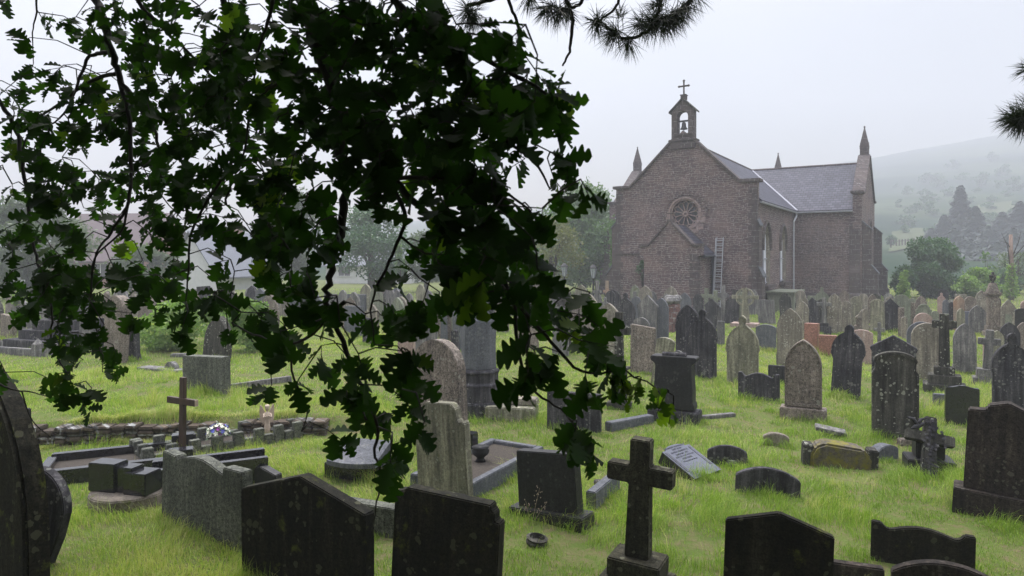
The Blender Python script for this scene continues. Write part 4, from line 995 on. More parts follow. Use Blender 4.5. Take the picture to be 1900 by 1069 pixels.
# ------------------------------------------------------------------ rows before the chapel and to the right
ROW = [
 ('gothic', 1363, 1383, 540, 1.4, 'mossgreen', 'green pointed headstone behind the celtic ring cross on reddish base', {}),
 ('slant', 1406, 1441, 555, 600, 'grey', 'tilted grey block like a lectern right of the celtic ring cross', dict(roll=-4)),
 ('seg', 1402, 1441, 602, 650, 'slate', 'low broad slate stone in grass between two tall pointed headstones', {}),
 ('slant', 1404, 1438, 612, 1.0, 'mossgreen', 'low greenish stone behind broad slate stone', {}) if False else ('flat', 1330, 1345, 596, .8, 'grey', 'small grey block between charcoal pair and ringed headstone', {}),
 ('gothic', 1470, 1500, 559, 1.35, 'tan', 'grey tan pointed headstone behind the pale sandstone one', dict(roll=3)),
 ('ogee', 1488, 1500, 548, 1.3, 'tan', 'slim pale gabled headstone beneath the nave window end', {}),
 ('flat', 1498, 1513, 549, 1.25, 'mossgreen', 'flat green stone beneath the transept wall', {}),
 ('ogee', 1509, 1541, 532, 1.55, 'mossgreen', 'tall grey green headstone with pointed crest, left of a pair by the transept', dict(inset=.06)),
 ('gothicneck', 1533, 1563, 545, 1.5, 'tan', 'tall stained pointed headstone, right of a pair by the transept', {}),
 ('gothic', 1556, 1576, 538, 1.4, 'brown', 'brown pointed headstone near transept wall above the chest tomb', {}),
 ('round', 1560, 1580, 559, 1.2, 'tan', 'short round headstone behind the pale chest tomb', {}),
 ('round', 1577, 1600, 550, 1.3, 'tangreen', 'round shouldered stone by the transept buttress', {}),
 ('gothic', 1610, 1628, 546, 1.3, 'brown', 'dim brown headstone at transept gable corner', {}),
 ('round', 1614, 1642, 555, 1.3, 'tangreen', 'arched greenish headstone with pale rim behind the gabled black one', dict(inset=.1)),
 ('gothic', 1640, 1660, 550, 1.3, 'tan', 'tan pointed headstone peeping over the gabled black one', {}),
 ('gable', 1633, 1671, 553, 616, 'charcoal', 'black headstone with steep gabled hood right of the chapel', dict(th=.2)),
 ('round', 1656, 1690, 547, 1.4, 'mossgreen', 'wide grey round headstone below the small bright conifer', {}),
 ('flat', 1666, 1678, 571, 1.1, 'brown', 'narrow upright stone right of the gabled black headstone', {}),
 ('camel', 1683, 1699, 561, 1.1, 'brown', 'short brown wavy headstone below the big round tree', {}),
 ('gothic', 1699, 1720, 549, 1.35, 'brown', 'brown pointed headstone in shade of the big round tree', {}),
 ('roundsh', 1699, 1729, 564, 1.25, 'mossgreen', 'headstone with pale curved rim below the big round tree', dict(inset=.1)),
 ('round', 1683, 1727, 580, 640, 'pink', 'reddish headstone leaning right behind the dark edged round one', dict(roll=9)),
 ('ogee', 1739, 1755, 543, 1.45, 'pink', 'slender pinkish stone right of the big round tree', {}),
 ('gothic', 1749, 1782, 560, 612, 'charcoal', 'dark pointed headstone behind the tall stepped cross', {}),
 ('gothic', 1749, 1760, 556, 1.3, 'slate', 'thin slate stone left of the orange stained headstone', {}),
 ('gothic', 1769, 1790, 549, 1.35, 'orange', 'orange stained pointed headstone at right', {}),
 ('round', 1790, 1811, 550, 1.35, 'brown', 'plain brown round headstone right of the orange stained one', {}),
 ('gothicneck', 1809, 1834, 539, 1.5, 'tan', 'tall tan headstone with carved roundel left of the urn pillar', {}),
 ('flat', 1784, 1801, 578, .8, 'tablet', 'small bluish white block among the right hand rows', {}),
 ('gothic', 1797, 1831, 566, 622, 'grey', 'plain grey pointed headstone left of the urn pillar foot', {}),
 ('gothicfoot', 1853, 1888, 558, 622, 'tan', 'tan headstone with concave shoulders right of the urn pillar', {}),
 ('gothic', 1864, 1878, 556, 1.3, 'mossgreen', 'thin green stone rising behind the concave shouldered one', {}),
 ('flat', 1846, 1856, 558, 1.3, 'brown', 'narrow brown stone close right of the urn pillar', {}),
 ('seg', 1883, 1910, 572, 1.15, 'black', 'low black stone at the right edge below the ivied trunk', {}),
 ('round', 1893, 1912, 558, 1.4, 'pink', 'pink round stone cut by the right edge', {}),
 ('gothic', 1853, 1893, 598, 664, 'charcoal', 'dark pointed headstone behind the trefoil finial one', {}),
 ('gothic', 1838, 1863, 613, 682, 'tangreen', 'greenish pointed headstone beside the grey latin cross', {}),
 ('gothic', 1824, 1838, 628, 700, 'pink', 'pinkish stone directly behind the grey latin cross', {}),
 ('gothic', 1886, 1912, 598, 660, 'brown', 'speckled brown stone half out of view at the right edge', {}),
 ('flat', 1710, 1745, 612, 660, 'slate', 'low slate block behind the arm of the tall stepped cross', {}),
 ('gothic', 1775, 1790, 572, 1.2, 'tangreen', 'pale green sliver of stone beside the dark pointed one', {}),
 ('round', 1728, 1742, 577, 1.1, 'mossgreen', 'low mossy stone behind the leaning reddish one', {}),
 ('gothic', 1600, 1612, 572, 1.1, 'tan', 'low tan stone near the ornate little shrine', {}),
 ('seg', 1576, 1620, 612, .9, 'pink', 'low pinkish stone behind the bulbous finial headstone', {}),
 ('round', 1672, 1684, 588, .85, 'tan', 'tan low slab beside the gabled black headstone', {}),
]
for k_, xl, xr, yt, yb, mt, lb, kw in ROW:
    kw = dict(kw); kw.setdefault('rz', -27); kw.setdefault('th', .13); grave(k_, xl, xr, yt, yb, mt, lb, **kw)
# red granite block and its low partner
grave('flat', 1492, 1521, 600, 655, 'red', 'red granite block headstone with rounded coping', rz=-34, th=.32)
grave('flat', 1519, 1553, 622, 660, 'red', 'low red granite slab right of the red block', rz=-24, th=.2)
# chest tomb, pot, shrine
p = hit(1575, 603); t_ = empty('chest_tomb', p, (0, 0, R(-27)), 'pale chest tomb with overhanging lid beyond the terracotta pot', 'tomb')
s_ = p.y / F; m = MB(); m.base(0, 0, -.1, 26 * s_, 1.2, .62); m.build('chest', M['tangreen'], t_, bevel=.02); m = MB(); m.base(0, 0, .52, 31 * s_, 1.4, .1); m.build('lid', M['tan'], t_, bevel=.03)
p = hit(1574, 598); m = MB(); m.lathe([(.14, 0), (.19, .05), (.20, .34), (.23, .36), (.23, .40), (.12, .45), (.05, .47), (.04, .50), (.06, .53), (.02, .56)], (0, 0, 0), 10)
o = m.build('terracotta_pot', M['terracotta'], None); o.location = p + Vector((0, 0, .0)); tag(o, 'orange terracotta chimney pot with lid standing in the grass', 'pot')
p = hit(1600, 616); t_ = empty('ornate_shrine', p, (0, 0, R(-27)), 'ornate little stone shrine with curled gable among low stones', 'monument')
s_ = p.y / F; m = MB(); m.base(0, 0, -.1, 27 * s_, .5, .35); m.base(0, 0, .25, 20 * s_, .4, .25); m.build('base', M['brown'], t_, bevel=.02)
m = MB(); q = [(10, 25), (12, 27), (9, 30), (6, 32), (3, 38), (0, 42)]; m.prism([(x * s_, z * s_) for x, z in q] + [(-x * s_, z * s_) for x, z in reversed(q) if x], -.15, .15); m.build('gable', M['tan'], t_, bevel=.02)
# urn pillar
p = hit(1842, 628); t_ = empty('urn_pillar', p, (0, 0, R(-20)), 'tall square pillar carrying a draped urn at right', 'monument')
s_ = p.y / F; H_ = 128 * s_
m = MB(); m.base(0, 0, -.1, 28 * s_, 28 * s_, .35); m.base(0, 0, .25, 22 * s_, 22 * s_, .2); m.build('steps', M['brown'], t_, bevel=.02)
m = MB(); m.base(0, 0, .45, 17 * s_, 17 * s_, 78 * s_ - .45); m.base(0, 0, 78 * s_, 21 * s_, 21 * s_, 3 * s_); m.base(0, 0, 81 * s_, 24 * s_, 24 * s_, 5 * s_); m.base(0, 0, 86 * s_, 18 * s_, 18 * s_, 17 * s_, .55); m.build('pillar', M['brown'], t_, bevel=.02)
m = MB(); m.lathe([(3 * s_, 0), (2 * s_, 2 * s_), (5 * s_, 7 * s_), (6 * s_, 13 * s_), (6.4 * s_, 14 * s_), (3 * s_, 15 * s_), (2 * s_, 17 * s_), (2.6 * s_, 19 * s_), (.5 * s_, 21 * s_)], (0, 0, 103 * s_), 12); m.build('urn', M['charlich'], t_, smooth=True)
# red flowers by the ladder
for px, py, lb in ((1355, 572, 'splash of red flowers against the chapel wall'), (1332, 628, 'red and white posy at the foot of a charcoal headstone')):
    p = hit(px, py + 8); m = MB()
    for i in range(9): m.lathe([(.01, -.04), (.05, 0), (.02, .04)], (rnd.uniform(-.12, .12), rnd.uniform(-.1, .1), .12 + rnd.uniform(0, .2)), 6)
    m.tube([(0, 0, 0), (0, 0, .2)], .03, 5); o = m.build('flower_posy', M['redcloth'], None); o.location = p; tag(o, lb, 'flowers')
# ------------------------------------------------------------------ centre left, behind the oak leaves
p = hit(888, 768); s_ = p.y / F
t_ = empty('column_monument', p, (0, 0, R(-25)), 'tall octagonal draped column on banded drum base behind the oak leaves', 'monument')
m = MB(); m.lathe([(47 * s_, -.1), (47 * s_, 26 * s_), (45 * s_, 28 * s_)], (0, 0, 0), 8, .39); m.build('base', M['charcoal'], t_, bevel=.015)
m = MB(); m.lathe([(43 * s_, 28 * s_), (42 * s_, 55 * s_), (43 * s_, 58 * s_), (37 * s_, 62 * s_), (37 * s_, 78 * s_), (40 * s_, 80 * s_), (38 * s_, 84 * s_), (33 * s_, 86 * s_)], (0, 0, 0), 8, .39); m.build('drum', M['charcoal'], t_, bevel=.01)
m = MB(); m.lathe([(33 * s_, 86 * s_), (31 * s_, 174 * s_), (28 * s_, 178 * s_), (22 * s_, 180 * s_), (17 * s_, 225 * s_)], (0, 0, 0), 8, .39); m.build('shaft', M['slate'], t_, bevel=.01)
m = MB(); m.lathe([(18 * s_, 222 * s_), (19 * s_, 232 * s_), (10 * s_, 240 * s_), (14 * s_, 252 * s_), (12 * s_, 262 * s_), (3 * s_, 268 * s_)], (0, 0, 0), 10); m.build('urn', M['grey'], t_, smooth=True)
NEARB.append((p.x, p.y, .45, R(-25)))
# box tomb pieces right of the column
p = hit(950, 776); t_ = empty('low_box_tomb', p, (0, 0, R(-12)), 'low sandstone box tomb in rough grass right of the column', 'tomb')
s_ = p.y / F; m = MB(); m.base(0, 0, -.1, 92 * s_, .5, .34); m.build('chest', M['tangreen'], t_, bevel=.02); m = MB(); m.base(.2, .1, .24, .5, .3, .12); m.build('lid', M['tan'], t_, bevel=.02)
grave('flat', 1014, 1116, 728, 798, 'charcoal', 'wide black headstone with pale coping under the leafy branch', rz=-22, th=.13)
grave('flat', 925, 1000, 745, 775, 'pink', 'low pinkish kerb end behind hanging oak twigs', rz=-22) if False else None
# gravel grave with vase
A = hit(876, 927); B = hit(948, 888); u = (B - A).normalized(); A = A + u * .85 + Vector((-u.y, u.x, 0)) * .42; A.z = ground_z(A.x, A.y)
t_ = empty('kerbed_grave', A, (0, 0, math.atan2(u.y, u.x)), 'gravel filled grave with black kerbs beside the scroll shouldered stone', 'grave')
m = MB(); m.box((0, 0, .08), (1.7, .72, .16)); m.build('gravel_bed', M['soil'], t_)
for dx, dy, sx_, sy_ in ((0, .39, 1.9, .1), (0, -.39, 1.9, .1), (-.9, 0, .1, .68), (.9, 0, .1, .68)):
    m = MB(); m.box((dx, dy, .08), (sx_, sy_, .26)); m.build('kerb', M['slate'], t_, bevel=.01)
p = hit(884, 882) + Vector((.05, .1, .16)); m = MB(); m.lathe([(.075, 0), (.05, .03), (.05, .05), (.11, .1), (.12, .15), (.10, .17), (.12, .19)], (0, 0, 0), 14); o = m.build('stone_vase', M['black'], None, smooth=True); o.location = p; tag(o, 'squat black vase on the gravel grave', 'vase')
grave('flat', 862, 888, 802, 858, 'polish', 'small polished black block on the gravel grave', rz=-25, th=.16)
# black wedge tablet
p = hit(668, 884); s_ = p.y / F
t_ = empty('wedge_memorial', p, (0, 0, R(-14)), 'polished black wedge tablet with bowed face greyed for the reflected sky', 'memorial')
m = MB(); m.base(0, .05, -.1, 122 * s_, .42, .3); m.build('base', M['polish'], t_, bevel=.01)
m = MB(); w2 = 48 * s_; n = 9; vs = []
for i in range(n):
    u = -1 + 2 * i / (n - 1); dy = -.09 * (1 - u * u); x = u * w2
    vs += [(x, -.26 + dy, .21), (x, -.26 + dy, .27), (x, .24, .27 + .16), (x, .24, .21)]
m.add(vs, [(4 * i + j, 4 * i + (j + 1) % 4, 4 * (i + 1) + (j + 1) % 4, 4 * (i + 1) + j) for i in range(n - 1) for j in range(4)] + [(0, 1, 2, 3), tuple(4 * (n - 1) + j for j in (3, 2, 1, 0))]); m.build('tablet', M['slate'], t_)  # matt slate grey puts the reflected sky into the tablet's colour
m = MB(); m.base(-.02, -.1, -.12, 110 * s_, .7, .1); m.build('foundation', M['concrete'], t_)
grave('peak', 455, 524, 864, 906, 'black', 'low black stone with peaked top behind the speckled granite headstone', rz=-24, th=.12)
p = hit(1110, 912); m = MB(); m.lathe([(.05, 0), (.06, .03), (.055, .07), (.07, .1), (.065, .13), (.04, .14)], (0, 0, 0), 14); o = m.build('pot', M['charlich'], None, smooth=True); o.location = p; o.rotation_euler = (0, .1, 0); tag(o, 'small lidded stone pot behind the leaning black headstone', 'pot')
kerb('kerb_stone', (1096, 945), (1142, 905), .12, .2, 'slate', 'grey kerb running back from the leaning black headstone')
# cast ring in the turf
for px, py, lb in ((995, 1010, 'rusty coiled ring half buried in the grass by front cross'),):
    p = hit(px, py); m = MB(); 
    if px == 995: m.lathe([(.10, 0), (.11, .03), (.10, .05), (.11, .07), (.08, .08), (.07, .03)], (0, 0, 0), 18)
    else: m.box((0, 0, 0), (.5, .10, .06))
    o = m.build('grave_fitting', M['charlich'], None, bevel=.0); o.location = p; o.rotation_euler = (.1, .1, .4); tag(o, lb, 'grave edging')

FAR = [
 ('flat', 645, 681, 546, 598, 'slate', 'plain blue grey slab glimpsed through the leaves left of column', {}),
 ('flat', 638, 673, 568, 625, 'slate', 'low slate headstone with rounded coping in front of blue grey slab', dict(th=.2)),
 ('gothic', 667, 691, 527, 592, 'tangreen', 'pale arched headstone rising over the plain blue grey slab', {}),
 ('gothic', 686, 712, 530, 600, 'mossgreen', 'mossy grey pointed headstone right of the pale arched one', {}),
 ('gothic', 694, 714, 540, 1.3, 'tangreen', 'smaller pointed stone overlapping mossy grey pointed headstone', {}),
 ('round', 708, 725, 536, 1.4, 'brown', 'dim brown round stone in the leafy gap left of column', {}),
 ('round', 722, 748, 535, 1.4, 'slate', 'dark round headstone with flat cap below the ivy clad post', {}),
 ('gothic', 727, 762, 550, 610, 'tan', 'lichened tan pointed headstone in the leafy gap', {}),
 ('gothic', 752, 768, 544, 1.3, 'grey', 'thin grey pointed stone behind lichened tan headstone', {}),
 ('gothic', 772, 790, 527, 1.5, 'tangreen', 'upright stone with pale edge beside the leafy twig', {}),
 ('flat', 762, 812, 598, 668, 'grey', 'broad grey slab flecked with lichen in front of the pale marble', {}),
 ('flat', 803, 846, 553, 632, 'white', 'white marble slab behind the grey celtic cross', {}),
 ('gothic', 840, 858, 568, 650, 'slate', 'dark slate stone tucked behind the column', {}),
 ('peak', 838, 856, 612, 690, 'charcoal', 'dark narrow stone touching the left side of column', dict(roll=-3)),
 ('gothic', 738, 772, 606, 690, 'pink', 'pinkish headstone almost hidden behind the thick leaves', {}),
 ('flat', 672, 690, 590, 640, 'charcoal', 'short charcoal block right of low slate headstone', {}),
 ('gothic', 872, 900, 540, 1.45, 'grey', 'grey pointed stone hidden behind the column top', {}),
 ('gothic', 915, 945, 548, 1.4, 'tan', 'tan pointed stone right of the column under the leaves', {}),
 ('gothic', 955, 985, 540, 1.45, 'grey', 'weathered grey stone between column and celtic ring cross', {}),
 ('gothic', 985, 1010, 525, 1.6, 'brown', 'brown stone with bright rim near the yellowing tree', {}),
 ('gothicneck', 960, 1000, 575, 650, 'brown', 'broad brown headstone behind the dangling oak twig', {}),
 ('round', 1008, 1024, 522, 1.6, 'tangreen', 'pale rimmed stone below the left lamp post', {}),
 ('roundsh', 1023, 1042, 540, 1.4, 'grey', 'grey stone with humped shoulders left of the ring cross', {}),
 ('gothic', 1128, 1142, 540, 1.4, 'charcoal', 'narrow dark stone left of the chapel corner buttress', {}),
 ('round', 1122, 1152, 538, 1.35, 'charcoal', 'blackened angel stump stone beside the orange cross', {}),
 # far left
 ('round', -14, 25, 504, 1.75, 'pink', 'pale round topped headstone at the far left edge', {}),
 ('flat', 46, 82, 507, 1.7, 'slate', 'tall dark flat stone beside the white pole at far left', {}),
 ('gable2', 70, 100, 513, 1.6, 'pink', 'pink headstone with dark coping at far left', {}),
 ('slant', 0, 32, 583, 632, 'brown', 'broken brown stone under the left edge brambles', {}),
 ('gothic', 146, 172, 575, 655, 'grey', 'grey stone with carved shaft seen through left leaves', {}),
 ('round', 189, 240, 548, 672, 'brown', 'tall tan brown monolith leaning right at left', dict(roll=3, th=.25)),
 ('gothic', 205, 245, 533, 1.6, 'grey', 'shadowed grey stone behind the tan brown monolith', {}),
 ('gothicfoot', 228, 264, 592, 668, 'charcoal', 'dark tapering stone right of the tan brown monolith', dict(roll=-4)),
 ('gothic', 371, 432, 585, 668, 'charlich', 'blotched dark headstone leaning right before the brambles', dict(roll=9, th=.2)),
 ('slantl', 338, 429, 659, 728, 'granite', 'wide speckled granite headstone on the upper lawn', dict(rz=-24, th=.22)),
 ('round', 304, 334, 671, 689, 'grey', 'tiny arched kerb stone left of wide speckled granite headstone', {}),
 ('gothic', 283, 306, 532, 1.5, 'pink', 'dim pinkish stone behind the left brambles', {}),
 ('flat', 318, 345, 540, 1.45, 'brown', 'dim square brown stone behind the left brambles', {}),
 ('gothic', 352, 376, 536, 1.45, 'grey', 'dim pointed grey stone behind the left brambles', {}),
 ('gothic', 455, 480, 530, 1.55, 'charcoal', 'dark pointed stone in the leafy gap above the right brambles', {}),
 ('round', 478, 500, 538, 1.4, 'slate', 'dark rounded stone in the leafy gap above the right brambles', {}),
 ('gothic', 505, 530, 530, 1.5, 'grey', 'grey stone right of a dark rounded one among the leaves', {}),
 ('ogee', 536, 560, 535, 1.45, 'slate', 'slate finial stone deep behind the oak', {}),
 ('gothic', 565, 592, 540, 1.4, 'tangreen', 'pale stone deep behind the main oak limb', {}),
 ('flat', 600, 626, 545, 1.35, 'grey', 'square grey stone just left of the low slate headstone', {}),
 ('gothic', 420, 446, 540, 1.35, 'tangreen', 'pale pointed stone behind the leaning blotched headstone', {}),
]
for e_ in FAR:
    k_, xl, xr, yt, yb, mt, lb, kw = e_
    kw = dict(kw); kw.setdefault('rz', -27); kw.setdefault('th', .13); grave(k_, xl, xr, yt, yb, mt, lb, **kw)
# crowd of small stones filling the rows before the chapel
_k = 0
for px in range(1010, 1900, 19):
    for q_ in (1,):
        x_ = px + rnd.uniform(-8, 8); H_ = rnd.uniform(.95, 1.3); d_ = rnd.uniform(27, 34) if q_ else rnd.uniform(20, 27)
        if q_ and rnd.random() < .25 or (not q_ and rnd.random() < .62): continue
        if not q_ and (1300 < x_ < 1450 or 1540 < x_ < 1640): continue
        hw_ = rnd.uniform(.24, .34) * F / d_; yt_ = YH + (CAMH - H_) * F / d_
        grave(rnd.choice(['gothic', 'gothic', 'gothicneck', 'round', 'roundsh', 'ogee', 'flat', 'gable']), x_ - hw_, x_ + hw_, yt_, YH + CAMH * F / d_, rnd.choice(['grey', 'charcoal', 'slate', 'tan', 'mossgreen', 'charlich', 'brown', 'grey']),
              'small weathered headstone crowded into the far rows before the chapel', group='small headstones crowding the far rows', roll=rnd.uniform(-5, 5), rz=-27, th=.12)
for px in range(-10, 1000, 26):
    for d0, d1 in ((21, 27), (28, 36)):
        if rnd.random() < .28: continue
        x_ = px + rnd.uniform(-10, 10); H_ = rnd.uniform(1.1, 1.5); d_ = rnd.uniform(d0, d1); zt_ = .3 * (1 - smooth(20, 40, d_)) * (1 if x_ < 600 else 0)
        hw_ = rnd.uniform(.26, .38) * F / d_; yt_ = YH + (CAMH - H_ - zt_) * F / d_; yb_ = YH + (CAMH - zt_) * F / d_
        grave(rnd.choice(['gothic', 'gothic', 'gothicneck', 'round', 'roundsh', 'ogee', 'flat', 'gable']), x_ - hw_, x_ + hw_, yt_, yb_, rnd.choice(['grey', 'charcoal', 'slate', 'tan', 'mossgreen', 'charlich', 'brown', 'grey']),
              'dim weathered headstone seen between oak leaves in the far left rows', group='dim headstones in the far rows behind the oak leaves', roll=rnd.uniform(-5, 5), rz=-27, th=.12)
cross(806, 842, 545, 636, 'slate', 'grey celtic cross with pierced ring before white marble slab', ring=.38, sw=.14, armz=.76, armh=.13, taper=.6)
cross(24, 47, 514, 1.55, 'white', 'pale cross on a slim white pole at far left', sw=.1, armz=.85, armh=.12)
kerb('kerb_stone', (428, 722), (540, 708), .1, .1, 'grey', 'long kerb stone running right from the wide speckled granite headstone')
kerb('kerb_stone', (264, 684), (340, 692), .35, .06, 'grey', 'flat pale ledger edge left of the wide speckled granite headstone')
kerb('kerb_stone', (318, 662), (352, 662), .2, .08, 'grey', 'short pale kerb before the left brambles')
kerb('kerb_stone', (205, 668), (262, 668), .12, .07, 'grey', 'narrow kerb at the foot of the dark tapering stone')
# stepped monument, far left
p = hit(92, 652); s_ = p.y / F
t_ = empty('stepped_monument', p + Vector((0, .8, 0)), (0, 0, R(-20)), 'dark stepped monument base inside a low kerb with pyramid posts', 'monument')
for i, (w_, h_) in enumerate(((170, 20), (130, 17), (95, 18), (55, 16))):
    m = MB(); z_ = sum(q[1] for q in ((170, 20), (130, 17), (95, 18), (55, 16))[:i]) * s_; m.base(0, 0, z_ - (.1 if i == 0 else 0), w_ * s_, w_ * s_ * .8, h_ * s_ + (.1 if i == 0 else 0)); m.build('step', M['charcoal'], t_, bevel=.015)
m = MB(); m.base(0, 0, 71 * s_, 30 * s_, 30 * s_, .9, .8); m.build('stump', M['grey'], t_, bevel=.02)
m = MB(); m.base(0, -1.5, -.1, 200 * s_, .16, .28); m.build('kerb', M['grey'], t_, bevel=.02)
for x_ in (-85, -48, 60, 95):
    m = MB(); m.base(x_ * s_, -1.5, -.1, 13 * s_, .22, .42); m.lathe([(9 * s_, .3), (.01, .44)], (x_ * s_, -1.5, .02), 4, math.pi / 4); m.build('post', M['grey'], t_)

# ------------------------------------------------------------------ retaining wall of dry stone (ragged top)
def wall_run(px0, px1, name, label):
    m = MB(); x0 = (px0 - CX) / F * 10.3; x1 = (px1 - CX) / F * 11.0; x = x0
    while x < x1:
        w_ = rnd.uniform(.10, .24); z = -.05; y = wall_y(x)
        while z < .22:
            h_ = rnd.uniform(.045, .085)
            m.box((x + w_ / 2, y + rnd.uniform(-.015, .015), z + h_ / 2), (w_ - .008, .26 + rnd.uniform(-.03, .03), h_ - .006), rnd.uniform(-.05, .05)); z += h_
        x += w_
    o = m.build(name, M['drystone'], None, bevel=.014); tag(o, label, 'wall')
wall_run(-60, 402, 'retaining_wall', 'low dry stone retaining wall left of the wooden cross')
wall_run(424, 600, 'retaining_wall', 'broken dry stone retaining wall behind the angel figure')

# ------------------------------------------------------------------ crenellated kerb grave with cross, posy, angel
p0, p1 = hit(262, 866), hit(560, 812)
ux = (p1 - p0).normalized(); L_ = (p1 - p0).length; rz = math.atan2(ux.y, ux.x)
t_ = empty('crenellated_grave', p0, (0, 0, rz), 'grave edged with a castle like kerb of small grey blocks', 'grave')
n_ = 15
for row, yy in ((0, 0), (1, .62)):
    for i in range(n_):
        hgt = .24 if i % 2 == 0 else .13
        m = MB(); m.base(L_ * (i + .5) / n_, yy, -.08, L_ / n_ * .92, .11, hgt + .08); m.build('kerb_block', M['granite'], t_, bevel=.008)
for j in range(1, 5):
    for x_ in (L_ * .5 / n_, L_ * (n_ - .5) / n_):
        m = MB(); m.base(x_, j * .124, -.08, .12, .11, (.24 if j % 2 == 0 else .13) + .08); m.build('kerb_block', M['granite'], t_, bevel=.008)
m = MB(); m.box((L_ / 2, .31, .02), (L_ * .93, .5, .08)); m.build('soil_bed', M['soil'], t_)
# wooden cross
pc_ = hit(338, 850); z_top = CAMH - (700 - YH) / F * pc_.y; s_ = pc_.y / F
t_ = empty('wooden_cross', pc_, (0, R(1), R(-24)), 'plain dark brown wooden cross standing on the crenellated grave', 'cross')
h_ = z_top - pc_.z
m = MB(); m.box((0, 0, h_ / 2 - .02), (.085, .06, h_ + .04)); m.build('upright', M['wood'], t_, bevel=.004)
m = MB(); m.box((0, -.012, h_ - 44 * s_), (.56, .055, .09)); cb_ = m.build('crossbar', M['wood'], t_, bevel=.004)
m = MB(); m.box((.283, -.012, h_ - 44 * s_), (.008, .054, .088)); m.build('end_grain', M['endgrain'], cb_)
p = hit(352, 836); m = MB(); m.lathe([(.035, 0), (.05, .16), (.055, .17)], (0, 0, 0), 12); o = m.build('black_vase', M['black'], None); o.location = p + Vector((0, .1, .05)); tag(o, 'slim black pot behind the wooden cross', 'pot')
# posy
p = hit(398, 838) + Vector((0, .12, .05)); t_ = empty('flower_posy', p, (0, 0, 0), 'round posy of purple, blue and cream flowers on the grave', 'flowers')
m = MB(); m.lathe([(.07, 0), (.08, .14), (.085, .15)], (0, 0, 0), 12); m.build('pot', M['black'], t_)
fl = {'petal_purple': MB(), 'petal_blue': MB(), 'petal_white': MB()}; gl = MB()
for i in range(34):
    a = i * 2.4; ph = math.acos(1 - 1.25 * (i + .5) / 34); r_ = .155; c = Vector((r_ * math.sin(ph) * math.cos(a), r_ * math.sin(ph) * math.sin(a), .2 + r_ * .8 * math.cos(ph)))
    mm = MB(); k = ['petal_white', 'petal_blue', 'petal_white', 'petal_purple', 'petal_blue', 'petal_white', 'petal_white'][i % 7]; nrm = (c - Vector((0, 0, .15))).normalized()
    mm.M = Matrix.Translation(c) @ nrm.to_track_quat('Z', 'Y').to_matrix().to_4x4()
    vs = [(0, 0, 0)] + [((.042 if j % 2 else .022) * math.cos(j * .628), (.042 if j % 2 else .022) * math.sin(j * .628), .012 if j % 2 else 0) for j in range(10)]
    mm.add(vs, [(0, 1 + j, 1 + (j + 1) % 10) for j in range(10)]); mm.build('flower_head', M[k], t_)
for i in range(60):
    a = rnd.uniform(0, 6.28); r_ = rnd.uniform(.05, .19); c = Vector((r_ * math.cos(a), r_ * math.sin(a), rnd.uniform(.12, .30))); d_ = Vector((math.cos(a), math.sin(a), rnd.uniform(-.5, .6))).normalized() * .07
    q_ = d_.cross(Vector((0, 0, 1))).normalized() * .018; gl.add([c, c + d_ * .5 + q_, c + d_, c + d_ * .5 - q_], [(0, 1, 2, 3)])
gl.build('greenery', M['petal_green'], t_)
# angel figurine: one body with wings
p = hit(496, 812) + Vector((0, .0, .06)); s_ = p.y / F
t_ = empty('angel_figurine', p, (0, 0, R(25)), 'small cream angel figurine with raised wings on the crenellated grave', 'figurine')
m = MB(); m.lathe([(.055, 0), (.06, .02), (.045, .14), (.032, .22), (.045, .30), (.042, .335), (.016, .355), (.016, .37), (.032, .39), (.036, .415), (.03, .44), (.008, .455)], (0, 0, 0), 14)
m.tube([(-.045, 0, .325), (-.06, -.03, .27), (-.01, -.07, .30)], [.016, .014, .011], 7); m.tube([(.045, 0, .325), (.06, -.03, .27), (.01, -.07, .30)], [.016, .014, .011], 7)
m.build('body', M['angel'], t_, smooth=True)
for s in (-1, 1):
    m = MB(); pr = [(0, .20), (.05, .12), (.085, .10), (.10, .22), (.11, .36), (.10, .46), (.07, .43), (.03, .36)]
    m.M = Matrix.Translation((s * .012, .04, 0)) @ Matrix.Rotation(s * R(20), 4, 'Z'); m.prism([(s * x, z) for x, z in pr], 0, .016); m.build('wing', M['angel'], t_, bevel=.004)
m = MB(); m.lathe([(.038, -.01), (.042, .015), (.03, .035), (.01, .042)], (0, .006, .425), 12); m.build('hair', M['angel'], t_, smooth=True)

# ------------------------------------------------------------------ polished black kerb grave, left
A, B = hit(70, 905), hit(345, 868); u = (B - A); rz = math.atan2(u.y, u.x); L_ = u.length
t_ = empty('black_kerb_grave', A, (0, 0, rz), 'long grave framed by glossy black granite rails with corner blocks', 'grave')
for yy in (0.0, .85): m = MB(); m.base(L_ / 2, yy, -.1, L_, .12, .30); m.build('rail', M['polish'], t_, bevel=.008)
for xx in (.02, L_ - .1): m = MB(); m.base(xx, .425, -.1, .12, .73, .28); m.build('rail', M['polish'], t_, bevel=.008)
for xx, yy in ((L_ - .06, 0), (L_ - .06, .85)): m = MB(); m.base(xx, yy, -.1, .30, .20, .40); m.build('corner_block', M['polish'], t_, bevel=.01)
m = MB(); m.box((L_ / 2, .425, .04), (L_ - .15, .73, .12)); m.build('soil_bed', M['soil'], t_)
